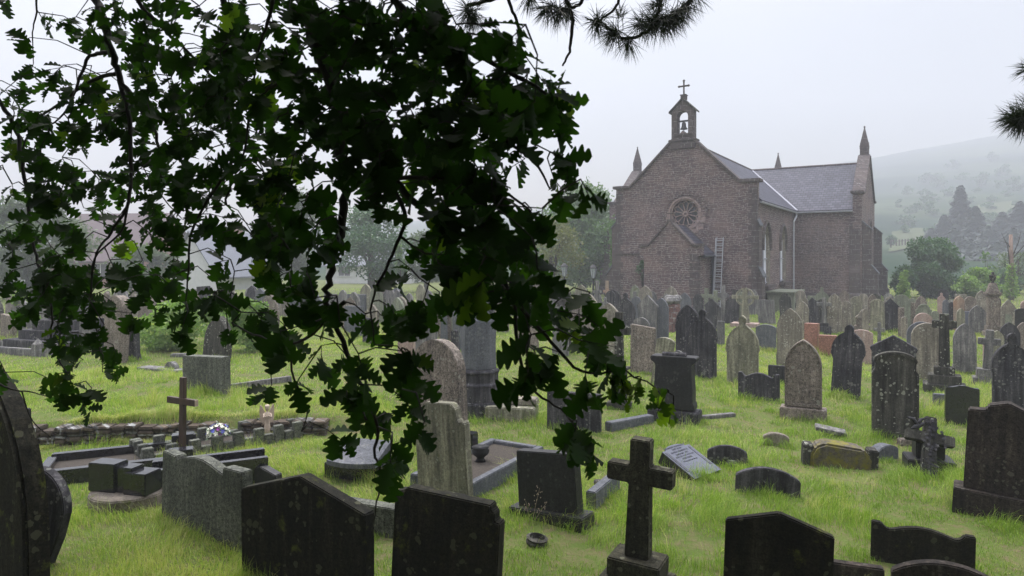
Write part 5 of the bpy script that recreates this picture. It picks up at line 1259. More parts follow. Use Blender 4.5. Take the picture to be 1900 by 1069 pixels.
# black headblock on round concrete foundation
p = hit(218, 945); s_ = p.y / F
t_ = empty('black_headblock_grave', p + Vector((0, .3, 0)), (0, 0, R(-12)), 'stepped glossy black headblock and kerbs on a round concrete footing', 'grave')
m = MB(); m.lathe([(.45, -.1), (.45, .13), (.42, .15)], (0, 0, 0), 24); m.build('footing', M['concrete'], t_, bevel=.01)
m = MB(); m.base(-.22, -.12, .15, .36, .22, .33); m.build('headblock', M['polish'], t_, bevel=.01)
m = MB(); m.base(.06, -.1, .15, .22, .2, .29); m.base(.24, -.12, .15, .30, .26, .25); m.build('step_block', M['polish'], t_, bevel=.01)
for yy in (.1, .5): m = MB(); m.M = Matrix.Rotation(R(38), 4, 'Z'); m.box((.85, yy - .25, .26), (1.3, .1, .2)); m.build('rail', M['polish'], t_, bevel=.008)

# ------------------------------------------------------------------ lamp posts
def lamp(px, pyt, d, label):
    p = frame_at(px, 0, d); h_ = CAMH - (pyt - YH) / F * d
    t_ = empty('street_lamp', p, (0, 0, 0), label, 'lamp post', 'lamp posts on the chapel drive')
    m = MB(); m.lathe([(.12, 0), (.12, .3), (.07, .45), (.055, .9), (.04, h_ - .85), (.05, h_ - .83), (.09, h_ - .8)], (0, 0, 0), 8); m.tube([(-.25, 0, h_ - .95), (.25, 0, h_ - .95)], .02, 6); m.build('post', M['iron'], t_)
    m = MB(); m.lathe([(.09, h_ - .78), (.19, h_ - .25)], (0, 0, 0), 6); m.build('lantern_glass', M['lampglass'], t_)
    m = MB(); m.lathe([(.23, h_ - .26), (.20, h_ - .2), (.10, h_ - .08), (.03, h_ - .05), (.03, h_)], (0, 0, 0), 6)
    for j in range(6): a = j * math.pi / 3; m.tube([(.092 * math.cos(a), .092 * math.sin(a), h_ - .79), (.195 * math.cos(a), .195 * math.sin(a), h_ - .24)], .012, 4)
    m.build('lantern_frame', M['iron'], t_)
lamp(1047, 487, 38, 'black lantern lamp post in front of the yellowing tree')
lamp(1101, 488, 36, 'black lantern lamp post nearest the chapel corner')
# ------------------------------------------------------------------ houses behind, left
def house(px, d, w_, dep, eave, ridge_, rz, wall, roof, label, gable_front=False, windows=()):
    p = frame_at(px, 0, d); t_ = empty('house', p, (0, 0, R(rz)), label, 'house')
    m = MB(); m.prism([(-dep / 2, 0), (dep / 2, 0), (dep / 2, eave), (0, ridge_), (-dep / 2, eave)], -w_ / 2, w_ / 2, 'x'); m.build('wall', M[wall], t_)
    for s in (-1, 1):
        m = MB(); k = (ridge_ - eave) / (dep / 2); o_ = .4
        m.prism([(s * (dep / 2 + o_), eave - k * o_ + .02), (s * (dep / 2 + o_), eave - k * o_ + .16), (0, ridge_ + .16), (0, ridge_ + .02)], -w_ / 2 - .3, w_ / 2 + .3, 'x'); m.build('roof', M[roof], t_)
    m = MB(); m.base(w_ * .3, 0, ridge_ - .5, .7, .5, 1.4); m.build('chimney', M['brickred'], t_)
    for x_, z_ in windows:
        m = MB(); m.box((x_, -dep / 2 - .02, z_), (1.2, .08, 1.2)); f_ = m.build('window', M['glassdark'], t_)
        m = MB(); m.box((x_, -dep / 2 - .05, z_), (.06, .06, 1.2)); m.box((x_, -dep / 2 - .05, z_ + .6), (1.35, .08, .08)); m.box((x_, -dep / 2 - .05, z_ - .62), (1.4, .12, .08)); m.build('frame', M['render'], f_)
house(232, 66, 9.5, 10, 2.6, 6.9, -8, 'brickred', 'rooftile', 'house with a purple brown tiled roof at far left', windows=((-2, 1.6), (1.5, 1.6)))
house(410, 60, 6, 6.5, 1.4, 4.9, 62, 'render', 'roofgrey', 'low house with a pale grey gable end behind the oak')
house(700, 74, 9, 7, 2.0, 4.2, -5, 'render', 'roofgrey', 'white rendered house glimpsed left of centre', windows=((-2.5, 1.4), (1, 1.4), (3, 1.4)))
# wire across the left sky
for (a, b, lb) in (((105, 272, 30), (240, 318, 40), 'upper thin cable crossing the left sky'), ((130, 330, 30), (320, 440, 48), 'lower thin cable crossing the left sky')):
    A, B = P(*a), P(*b); A, B = A - (B - A) * 1.2, B + (B - A) * .5
    m = MB(); m.tube([A.lerp(B, t / 10) - Vector((0, 0, .6 * (1 - (t / 5 - 1) ** 2))) for t in range(11)], .008, 4); tag(m.build('overhead_cable', M['iron']), lb, 'cable')
# ------------------------------------------------------------------ trees and shrubs
def leaf_cloud(name, clumps, n, size, mat, parent, seed, droop=0.0, aspect=1.7):
    """n small folded leaves spread through ellipsoid clumps (centre, radii); more near each clump's skin"""
    g = np.random.default_rng(seed)
    vol = np.array([c[1][0] * c[1][1] * c[1][2] for c in clumps]) ** .66; k = g.choice(len(clumps), n, p=vol / vol.sum())
    C = np.array([c[0] for c in clumps])[k]; Rr = np.array([c[1] for c in clumps])[k]; T = np.array([c[2] if len(c) > 2 else .3 for c in clumps])[k]
    d = g.normal(size=(n, 3)); d /= np.linalg.norm(d, axis=1)[:, None]
    r = g.random(n) ** .45 * (1 + .12 * g.normal(size=n)); pos = C + d * Rr * r[:, None]
    a = g.normal(size=(n, 3)) + d * .6; a[:, 2] -= droop; a /= np.linalg.norm(a, axis=1)[:, None]
    b = np.cross(a, g.normal(size=(n, 3))); b /= np.linalg.norm(b, axis=1)[:, None]
    s = size * g.uniform(.6, 1.3, n)[:, None]
    v = np.stack([pos, pos + a * s * .5 + b * s * .5 / aspect, pos + a * s, pos + a * s * .5 - b * s * .5 / aspect], 1).reshape(-1, 3)
    q = np.arange(n * 4).reshape(-1, 4); t = np.repeat(np.clip(T + g.normal(size=n) * .16, 0, 1), 4)
    return np_mesh(name, v, quads=q, mat=mat, parent=parent, tint=t)
def tree(name, px, d, w_, h_, z0, fol, label, cat='tree', seed=1, n=9000, size=.22, ncl=26, trunk=True, shape=1.0, group=None, pz=None, lop=0, holes=.0, limbs=7):
    p = frame_at(px, 0, d) if pz is None else Vector(pz); g = random.Random(seed)
    t_ = empty(name, p, (0, 0, g.uniform(0, 6)), label, cat, group)
    cl = []; R_ = w_ / 2; zc = (z0 + h_) / 2; rz_ = (h_ - z0) / 2
    for i in range(ncl):
        a = g.uniform(0, 6.283); u = g.uniform(-1, 1); rr = math.sqrt(max(0, 1 - u * u)) * (g.uniform(.35, .88)) * (1 - shape * .35 * max(0, u))
        k = g.uniform(.22, .40); cl.append(((R_ * rr * math.cos(a) + lop * u, R_ * rr * math.sin(a), zc + rz_ * u * .86), (R_ * k, R_ * k, rz_ * k * .8), g.uniform(.12, .62)))
    if trunk:
        m = MB(); tr = max(.05, w_ * .035); m.tube([(0, 0, -.2), (g.uniform(-.1, .1), 0, h_ * .25), (g.uniform(-.2, .2), g.uniform(-.2, .2), h_ * .55), (g.uniform(-.2, .2), 0, h_ * .85)], [tr * 1.3, tr, tr * .6, tr * .15], 8); m.build('trunk', M['bark'], t_, smooth=True)
        m = MB()
        for i in range(limbs):
            c = cl[i][0]; zb = h_ * g.uniform(.2, .5); m.tube([(0, 0, zb), (c[0] * .4, c[1] * .4, zb + (c[2] - zb) * .55), (c[0], c[1], c[2])], [tr * .5, tr * .3, tr * .08], 5)
        m.build('limb', M['bark'], t_, smooth=True)
    leaf_cloud('crown', cl, n, size, M[fol], t_, seed)
    return t_
# beside and behind the chapel
tree('deciduous_tree', 1080, 52, 8.0, 8.1, .6, 'fol_mid', 'full green tree left of the chapel', seed=3, n=17000, size=.26, ncl=40)
tree('deciduous_tree', 1118, 66, 5.0, 9.2, 2.5, 'fol_mid', 'taller airy tree just behind the chapel corner', seed=31, n=4200, size=.27, ncl=20)
tree('yellowing_tree', 1026, 42, 4.3, 5.3, 1.3, 'fol_yellow', 'small yellowing tree in front of the green tree by the chapel', seed=4, n=4200, size=.17, ncl=18)
tree('deciduous_tree', 985, 62, 6, 6, 1, 'fol_grey', 'hazy grey green tree left of the yellowing tree', seed=5, n=8000, size=.28)
tree('round_tree', 1729, 47, 4.1, 4.15, .15, 'fol_dark', 'dense rounded dark green tree right of the chapel', seed=6, n=19000, size=.20, ncl=46, shape=.9)
tree('shrub', 1677, 44, 1.6, 2.2, .1, 'fol_dark', 'dark shrub in front of the chapel gable corner', 'shrub', seed=7, n=3500, size=.17)
tree('young_conifer', 1678, 39, .85, 2.15, .15, 'fol_light', 'small bright green cone shaped shrub right of the chapel', 'shrub', seed=8, n=2600, size=.12, ncl=14, shape=2.0)
tree('shrub', 1812, 44, 3.0, 2.15, .1, 'fol_light', 'bright green shrub behind the stones left of the urn pillar', 'shrub', seed=9, n=6000, size=.17)
tree('sapling', 1829, 46, 1.6, 3.0, .6, 'fol_mid', 'thin sapling above the bright green shrub', seed=10, n=900, size=.16, ncl=9)
tree('shrub', 1865, 50, 2.2, 1.9, .1, 'fol_dark', 'dark low shrub right of the urn pillar', 'shrub', seed=12, n=2500, size=.2)
tree('shrub', 1770, 46, 1.6, 1.5, .1, 'fol_dark', 'nearly black little bush at foot of the dense rounded tree', 'shrub', seed=13, n=2500, size=.18)
# ivy clad dead trunk at right
p = frame_at(1876, 0, 44); t_ = empty('dead_tree', p, (0, 0, 0), 'bare dead trunk wrapped in ivy near the right edge', 'tree')
m = MB(); m.tube([(0, 0, -.2), (.02, 0, 1.5), (.0, 0, 3.0), (-.02, 0, 4.3)], [.17, .14, .12, .1], 8); m.build('trunk', M['deadwood'], t_, smooth=True)
m = MB()
for a in ((-.1, 2.4, -.55, 4.4), (.1, 2.2, .9, 3.1), (.1, 2.9, .7, 4.5), (0, 3.3, -.7, 3.9), (.1, 1.8, 1.3, 1.3), (.05, 2.7, 1.2, 3.9)): m.tube([(a[0], 0, a[1]), ((a[0] + a[2]) / 2 + .1, 0, (a[1] + a[3]) / 2 + .15), (a[2], .1, a[3])], [.04, .025, .01], 5)
m.build('bare_branch', M['twig'], t_)
leaf_cloud('ivy', [((0, 0, .4 + .35 * i), (.42 - .04 * i, .42 - .04 * i, .3), .45) for i in range(6)], 2600, .13, M['fol_light'], t_, 14)
tree('shrub', 1888, 52, 4.2, 3.4, .3, 'fol_grey', 'pale grey green willow scrub at the right edge', 'shrub', seed=15, n=3000, size=.2)
# left, seen through the oak
tree('deciduous_tree', 60, 46, 9, 7.0, .6, 'fol_grey', 'hazy grey green tree at the far left', seed=16, n=15000, size=.26, ncl=36)
tree('deciduous_tree', 265, 50, 5.2, 3.5, .2, 'fol_grey', 'low rounded tree in front of the house with purple brown roof', seed=17, n=6000, size=.25)
tree('birch_tree', 545, 56, 5.5, 8.5, 1.0, 'fol_grey', 'tall drooping birch behind the main oak limb', seed=18, n=8000, size=.27, ncl=30)
tree('birch_tree', 690, 50, 7.5, 6.6, 1.0, 'fol_dark', 'wide spreading birch behind the leafy gap', seed=19, n=9000, size=.25, ncl=34)
tree('birch_tree', 790, 54, 4.8, 5.0, .8, 'fol_grey', 'smaller birch right of the ivy clad post', seed=20, n=6000, size=.26)
tree('ivy_post', 743, 46, .95, 3.6, .1, 'fol_mid', 'old post thickly clad with ivy', 'ivy post', seed=21, n=2600, size=.14, ncl=14, shape=0)
tree('deciduous_tree', 400, 70, 9, 5.0, .5, 'fol_grey', 'hazy tree behind the pale grey gable', seed=22, n=6000, size=.35)
tree('deciduous_tree', 880, 75, 9, 5.2, .5, 'fol_grey', 'far hazy tree row left of the yellowing tree', seed=23, n=7000, size=.35)
# brambles
tree('bramble_bush', 318, 18.6, 1.95, 1.42, .0, 'fol_light', 'green bramble bush beside the tan brown monolith', 'bush', seed=24, n=6500, size=.10, ncl=34, trunk=False, shape=.2)
tree('bramble_bush', 466, 18.4, 1.35, 1.45, .0, 'fol_light', 'bramble bush with red tinged leaves behind the blotched headstone', 'bush', seed=25, n=5000, size=.10, ncl=26, trunk=False, shape=.2)
tree('bramble_bush', 400, 20.5, 1.3, 1.3, .0, 'fol_light', 'bramble patch joining two bigger bushes', 'bush', seed=251, n=4000, size=.085, ncl=20, trunk=False, shape=.2)
tree('bramble_bush', 38, 22, 1.0, 1.35, .0, 'fol_light', 'small bramble clump by the pale cross at far left', 'bush', seed=26, n=3500, size=.08, ncl=16, trunk=False)
# climber on the west front
cp = CH(-2.1, -.25, 0)
tree('climbing_shrub', 0, 0, .95, 2.6, 1.0, 'fol_dark', 'climbing shrub with white blossom in the corner of the porch', 'shrub', seed=27, n=1800, size=.10, ncl=12, pz=cp)
t_ = empty('wall_ivy', CH(-4.35, .9, 0), (0, 0, ANG), 'ivy growing up the chapel corner behind the buttress', 'ivy')
leaf_cloud('ivy', [((.05 * (i % 2), .1, 1.6 + .38 * i), (.3, .35, .3), .25) for i in range(9)], 3000, .12, M['fol_mid'], t_, 28)

# conifers and bushes up the hillside
def conifer(px, py_top, py_base, w_, label, seed, dk=None, y=None):
    g = np.random.default_rng(seed)
    b = on_hill(px, py_base) if y is None else Vector(((px - CX) / F * y, y, hill_z((px - CX) / F * y, y)))
    h_ = CAMH + (YH - py_top) / F * b.y - b.z; w_ = w_ * b.y / F
    t_ = empty('conifer', b, (0, 0, seed), label, 'tree', 'conifers on the hillside')
    m = MB(); m.tube([(0, 0, -1), (0, 0, h_ * .95)], [.35, .05], 6); m.build('trunk', M['bark'], t_)
    n = 2600; z = g.random(n) ** .75; lay = np.floor(z * 16) / 16; r = (1 - lay) * (0.55 + .45 * g.random(n) ** .5) * (1 + .25 * np.sin(lay * 57)) ; a = g.random(n) * 6.283 + g.integers(0, 9, n)
    pos = np.stack([r * w_ / 2 * np.cos(a), r * w_ / 2 * np.sin(a), (.06 + .94 * z - .10 * r) * h_], 1)
    dd = np.stack([np.cos(a), np.sin(a), -.45 + 0 * a], 1); s = g.uniform(.6, 1.3, n)[:, None] * w_ * .075
    bb = np.cross(dd, np.array([0, 0, 1.0])) + g.normal(size=(n, 3)) * .4
    v = np.stack([pos - dd * s, pos + bb * s * .55, pos + dd * s * 1.2, pos - bb * s * .55], 1).reshape(-1, 3)
    np_mesh('crown', v, quads=np.arange(4 * n).reshape(-1, 4), mat=M['fol_conifer'], parent=t_, tint=np.repeat(g.random(n) * .6, 4))
for i, (px, pt, y, w_, lb) in enumerate([
    (1782, 346, 132, 62, 'tallest pointed conifer on the hillside'), (1752, 400, 126, 52, 'conifer left of the tallest one'), (1810, 384, 124, 58, 'conifer right of the tallest one'),
    (1728, 425, 120, 48, 'left end conifer of the hillside cluster'), (1771, 425, 112, 60, 'broad conifer in front of the tallest one'), (1835, 420, 116, 52, 'conifer above the urn pillar'),
    (1860, 395, 128, 56, 'hazy conifer between the urn pillar and dead trunk'), (1893, 375, 126, 64, 'big conifer mass at the right edge'), (1880, 425, 108, 52, 'conifer right behind the dead trunk'),
    (1800, 445, 102, 60, 'low front conifer above the bright shrub'), (1850, 450, 98, 58, 'low front conifer above the dark shrub'), (1905, 440, 100, 60, 'low conifer cut by the right edge'), (1822, 468, 92, 50, 'lowest dark conifer left of urn pillar'), (1778, 468, 94, 46, 'lowest dark conifer right of dense rounded tree')]):
    conifer(px, pt, 0, w_, lb, 40 + i, y=y)
for i, (px, py, w_, lb) in enumerate([(1700, 395, 26, 'low hillside bush left of the conifers'), (1732, 375, 22, 'hillside bush above the left conifers'), (1690, 425, 16, 'small hillside bush near the meadow'),
    (1745, 350, 30, 'faint hillside bush left of the tallest conifer'), (1822, 345, 34, 'faint dark bush right of the tallest conifer'), (1860, 330, 26, 'faint thicket high at the right'), (1668, 385, 20, 'faint bush beside the chapel gable'),
    (1840, 300, 24, 'barely visible bush high on the misty hill'), (1765, 315, 26, 'pale bush high on the hill'), (1885, 355, 26, 'faint bush by the pine twig'), (1715, 340, 18, 'tiny faint bush on open hill'), (1660, 350, 14, 'tiny misty bush close to the gable coping')]):
    b = on_hill(px, py); s_ = b.y / F
    tree('hillside_bush', 0, 0, w_ * s_, w_ * s_ * .7, 0, 'fol_dark', lb, 'bush', seed=70 + i, n=700, size=w_ * s_ * .11, ncl=9, trunk=False, pz=b, group='bushes scattered over the misty hillside')
_g = random.Random(8)
_names = ['rounded', 'ragged', 'squat', 'broad', 'narrow', 'lopsided']
_n = 0
for row, (py0, n_) in enumerate(((352, 5), (372, 6), (392, 6), (412, 6), (436, 5))):
    for q_ in range(n_):
        px = 1668 + (1900 - 1668) * (q_ + _g.uniform(.2, .8)) / n_; py = py0 + _g.uniform(-8, 8) - (px - 1668) * .12; w_ = _g.uniform(16, 44)
        b = on_hill(px, py); s_ = b.y / F; _n += 1
        tree('hillside_tree', 0, 0, w_ * s_, w_ * s_ * _g.uniform(.4, .7), 0, 'fol_dark', 'misty scrub tree on the far hillside', 'tree', seed=300 + _n, n=600, size=w_ * s_ * .10, ncl=8, trunk=False, pz=b, group='misty scrub trees on the far hillside')
b = on_hill(1653, 462); s_ = b.y / F
tree('field_tree', 0, 0, 26 * s_, 24 * s_, 8 * s_, 'fol_dark', 'little round tree in the pale meadow', seed=90, n=1500, size=2.2 * s_, ncl=12, pz=b)
fe = empty('field_fence', on_hill(1690, 458), (0, 0, 0), 'distant post and rail fence by the meadow', 'fence'); o0 = fe.location
m = MB()
for i in range(13):
    q = on_hill(1652 + 5.5 * i, 459 - .3 * i) - o0; m.tube([q - Vector((0, 0, .3)), q + Vector((0, 0, 1.4))], .12, 4)
    if i: m.tube([q + Vector((0, 0, 1.1)), q0 + Vector((0, 0, 1.1))], .07, 4)
    q0 = q
m.build('rails', M['wood'], fe)

# seeding weed in front of the leaning black headstone
p = hit(985, 972); wd = empty('seeding_weed', p, (0, 0, 0), 'pale thin seeding weed before the leaning black headstone', 'weed')
m = MB(); tips = []
for dx, h_ in ((-.03, .26), (.05, .40), (.09, .24)):
    q = [Vector((dx * .3, 0, 0)), Vector((dx, -.01, h_ * .5)), Vector((dx * 1.9, -.03, h_))]; m.tube(q, [.003, .0025, .0015], 4)
    for i in range(14): tips.append(q[1].lerp(q[2], rnd.random()) + Vector((rnd.uniform(-.035, .035), rnd.uniform(-.02, .02), rnd.uniform(-.01, .03))))
m.build('stem', M['endgrain'], wd); m = MB()
for c in tips: m.lathe([(.001, -.008), (.006, 0), (.001, .008)], c, 5)
m.build('seed_heads', M['endgrain'], wd)
# ------------------------------------------------------------------ oak whose boughs hang into view
OAKX, OAKY = -3.9, -1.2
oak = empty('oak_tree', (OAKX, OAKY, 0), (0, 0, 0), 'dark oak with lobed leaves hanging across the left half of the view', 'tree')
O0 = Vector((OAKX, OAKY, 0))
def oakleaf():
    st = 33; vs = []; fs = []
    for i in range(st):
        t = i / (st - 1); env = math.sin(math.pi * min(1, t ** .8 * .97 + .03)) ** .75 * (.55 + .75 * t) * (1 if t < .9 else .9)
        lob = .27 + .73 * abs(math.sin(math.pi * (t * 3.9 + .12))) ** .7; w_ = .47 * env * lob
        if i == 0: w_ = .012
        z = -.10 * (t - .3) ** 2
        lead = .09 * (lob - .6)                       # lobes sweep towards the tip
        vs += [(-w_, t + lead, z + .28 * w_), (0, t, z), (w_, t + lead, z + .28 * w_)]
    for i in range(st - 1):
        for j in (0, 1): a = 3 * i + j; fs.append((a, a + 1, a + 4, a + 3))
    return np.array(vs), np.array(fs)
LV, LF = oakleaf()
LP = []                # leaf placements: position, direction, normal, size, tint
def mat_from(d, nrm):
    d = d.normalized(); x = d.cross(nrm); x = x.normalized() if x.length > 1e-4 else d.orthogonal(); return np.array([x, d, x.cross(d)]).T
g = random.Random(11)
GRID = """1313776677889999960000000
0545546788899999983200000
1252188898889999976830000
6357658999888888788983000
7677777898879999899984000
6762378888888999897510000
5663387786887789998763000
6674368867978677888574000
6562357647886435789673000
6543456367873234999750000
4577577678764125899630000
1886367677676257677754000
0276302147877666226766200
1056300044688887304766543
4365100000256998201643224
0010000000155886100243100
0210000000035774200005100
0000000000001464200000000
0000000000000132000000000
0000000000000010000000000""".split()
def depth_at(px): return 3.6 if px < 250 else (3.6 - (px - 250) / 350 * 1.1 if px < 600 else 2.5 - min(.35, (px - 600) / 400 * .35))
class Wood:
    def __init__(s): s.nodes = []; s.mb = MB(); s.rad = []
    def path(s, pts, r0, r1, n=6, sub=5):
        """smooth polyline; remembers its points for twigs"""
        q = []
        for i in range(len(pts) - 1):
            p0 = pts[max(0, i - 1)]; p1 = pts[i]; p2 = pts[i + 1]; p3 = pts[min(len(pts) - 1, i + 2)]
            for k in range(sub):
                t = k / sub; q.append(.5 * ((2 * p1) + (p2 - p0) * t + (2 * p0 - 5 * p1 + 4 * p2 - p3) * t * t + (3 * p1 - p0 - 3 * p2 + p3) * t ** 3))
        q.append(pts[-1]); k = len(q)
        q = [v + Vector((g.uniform(-1, 1), g.uniform(-1, 1), g.uniform(-1, 1))) * r0 * .35 if 0 < i < k - 1 else v for i, v in enumerate(q)]
        rr = [r0 + (r1 - r0) * i / (k - 1) for i in range(k)]
        s.mb.tube([v - O0 for v in q], rr, n); s.nodes += q
W_ = Wood()
def PP(*a): return [P(*q) for q in a]
# great limb overhead, out of frame
W_.mb.tube([v - O0 for v in (Vector((-3.9, -1.2, -.2)), Vector((-3.85, -1.15, 1.2)), Vector((-3.9, -1.1, 2.6)), Vector((-3.7, -.9, 4.2)))], [.42, .34, .30, .26], 14)
W_.mb.build('trunk', M['bark'], oak, smooth=True); W_.mb = MB()
for pts, r0, r1 in (([(-3.7, -.9, 4.0), (-3.0, .6, 4.7), (-2.0, 2.0, 5.0), (-.9, 2.9, 5.1), (.3, 3.3, 5.0)], .16, .05),
                    ([(-3.0, .6, 4.7), (-3.1, 2.2, 5.1), (-2.9, 3.6, 5.3), (-2.3, 4.6, 5.2)], .10, .04),
                    ([(-3.7, -.9, 4.0), (-2.0, -1.5, 5.6), (0, -1.8, 6.4), (1.8, -1.2, 6.6)], .15, .05),
                    ([(-3.7, -.9, 4.2), (-4.8, -.4, 5.6), (-5.5, .6, 6.6)], .15, .05),
                    ([(-2.0, 2.0, 5.0), (-1.0, 2.2, 4.6), (-.65, 2.45, 4.25)], .06, .035)):
    W_.path([Vector(p) for p in pts], r0, r1, 9)
W_.nodes = []
SK = [([(150, -60, 3.7), (178, 0, 3.7), (190, 40, 3.6), (207, 95, 3.6), (224, 145, 3.6), (248, 190, 3.55), (270, 215, 3.5), (288, 250, 3.5), (300, 330, 3.5)], .026, .006),
 ([(207, 95, 3.6), (180, 100, 3.65), (160, 112, 3.65), (140, 165, 3.7), (118, 212, 3.7), (75, 240, 3.8)], .013, .004),
 ([(219, 135, 3.6), (170, 150, 3.65), (120, 185, 3.7), (60, 232, 3.8), (35, 300, 3.8)], .012, .004),
 ([(222, 150, 3.6), (240, 220, 3.6), (243, 300, 3.55), (237, 375, 3.5), (205, 432, 3.5), (180, 470, 3.5), (165, 560, 3.5)], .014, .003),
 ([(405, -60, 3.2), (418, 20, 3.2), (420, 80, 3.2), (417, 150, 3.2), (425, 230, 3.2), (430, 300, 3.15), (420, 380, 3.1)], .018, .005),
 ([(230, -60, 3.5), (258, 5, 3.5), (300, 50, 3.5), (345, 92, 3.5), (400, 150, 3.5), (440, 210, 3.5)], .014, .004),
 ([(560, -60, 2.75), (572, 40, 2.7), (600, 110, 2.7), (616, 170, 2.68), (625, 250, 2.65), (641, 335, 2.6), (636, 420, 2.6), (612, 500, 2.6), (608, 560, 2.6), (635, 630, 2.55), (655, 700, 2.55), (680, 780, 2.5)], .030, .005),
 ([(605, 130, 2.7), (565, 130, 2.75), (520, 150, 2.8), (470, 200, 2.9), (450, 300, 2.95)], .013, .004),
 ([(520, -60, 2.8), (500, 30, 2.8), (480, 90, 2.85), (470, 160, 2.9)], .010, .004),
 ([(690, 240, 2.5), (712, 310, 2.5), (750, 395, 2.5), (742, 440, 2.5), (715, 500, 2.5), (690, 560, 2.5), (695, 640, 2.5)], .012, .003),
 ([(622, 200, 2.66), (690, 240, 2.5), (730, 330, 2.45), (790, 395, 2.4), (850, 430, 2.35), (905, 470, 2.35), (955, 550, 2.3), (1010, 620, 2.3), (1080, 690, 2.25), (1160, 690, 2.25), (1250, 735, 2.25)], .018, .002),
 ([(745, 440, 2.5), (790, 470, 2.48), (850, 470, 2.45)], .006, .003),
 ([(637, 640, 2.55), (672, 720, 2.5), (700, 790, 2.5), (695, 840, 2.5), (708, 880, 2.5), (700, 930, 2.5), (690, 985, 2.5)], .009, .002),
 ([(690, -60, 2.5), (750, 20, 2.45), (830, 70, 2.4), (920, 120, 2.35), (1010, 170, 2.3), (1060, 190, 2.3)], .016, .004),
 ([(830, 70, 2.4), (880, 170, 2.35), (930, 250, 2.3), (990, 300, 2.3), (1020, 350, 2.3)], .010, .003),
 ([(730, 330, 2.45), (820, 330, 2.4), (900, 340, 2.35), (970, 380, 2.3), (1010, 430, 2.3)], .009, .003),
 ([(60, -60, 3.9), (68, 10, 3.9), (60, 60, 3.9)], .008, .003),
 ([(-40, 130, 3.8), (5, 195, 3.8), (30, 245, 3.8), (42, 300, 3.75), (52, 380, 3.7), (58, 440, 3.7), (75, 500, 3.65), (95, 570, 3.6), (98, 640, 3.55), (135, 715, 3.5), (150, 745, 3.5)], .014, .002),
 ([(237, 375, 3.5), (225, 430, 3.5), (175, 480, 3.5), (172, 560, 3.5), (185, 650, 3.45)], .007, .002),
 ([(-60, 660, 3.6), (-20, 700, 3.6), (20, 722, 3.6), (60, 728, 3.6), (85, 735, 3.6)], .008, .002),
 ([(640, 560, 2.6), (600, 600, 2.65), (540, 640, 2.7), (470, 620, 2.8), (430, 600, 2.85)], .009, .003),
 ([(430, 300, 3.15), (360, 420, 3.2), (350, 500, 3.2), (345, 560, 3.2)], .008, .003),
 ([(535, 630, 2.7), (545, 700, 2.7), (570, 760, 2.7), (560, 800, 2.7)], .006, .002),
 ([(955, 550, 2.3), (960, 640, 2.3), (985, 720, 2.3), (1040, 760, 2.3), (1080, 810, 2.3)], .008, .002),
 ([(40, 725, 3.6), (60, 780, 3.6), (95, 812, 3.6)], .004, .002)]
for pts, r0, r1 in SK: W_.path(PP(*pts), r0, r1, 6)
# bring the outer ends up to the limb overhead
for pts, r0, r1 in SK:
    a = P(*pts[0])
    if pts[0][1] < 0: W_.mb.tube([v - O0 for v in (a, a + Vector((-.05, .05, .35)), a + Vector((-.3, .05, .75)), a + Vector((-.6, -.1, 1.0)))], [r0, r0 * 1.2, r0 * 1.4, r0 * 1.6], 6)
# sprigs
spr = []
for j, row in enumerate(GRID):
    for i, ch in enumerate(row):
        c = min(.96, (int(ch) * .109) ** 1.05)
        if c <= 0: continue
        if j >= 12: c *= .86
        if i <= 6 and int(ch) >= 2: c = min(.95, c + .09)
        k = 2.3 if i >= 11 else (1.5 if i >= 6 else 1.05)       # nearer leaves are larger
        nl = -math.log(1 - c) / (.105 * k); ns = nl / 5.0
        for _ in range(int(ns) + (1 if g.random() < ns % 1 else 0)):
            px = i * 50 + g.uniform(3, 47); py = j * 50 + g.uniform(0, 46); d = depth_at(px) + g.uniform(-.3, .45)
            spr.append((px, py - 22, d, 1.0))
for a in [(1130, 672, 2.25), (1150, 690, 2.25), (1165, 700, 2.27), (1190, 700, 2.25), (1215, 715, 2.25), (1238, 722, 2.25), (1250, 745, 2.25), (1100, 640, 2.22), (1075, 600, 2.2), (1118, 655, 2.3), (1085, 800, 2.3), (1070, 780, 2.3), (1100, 815, 2.3), (210, 640, 3.5), (140, 735, 3.5), (190, 690, 3.5)]: spr.append((*a, .52 if a[0] > 1120 else .8))
pos = [P(px, py, d) for px, py, d, _ in spr]
NA = np.array([tuple(v) for v in W_.nodes]); 
order = sorted(range(len(spr)), key=lambda i: float(np.min(np.linalg.norm(NA - np.array(pos[i]), axis=1))))
nodes = [tuple(v) for v in W_.nodes]; NP_ = np.array(nodes)
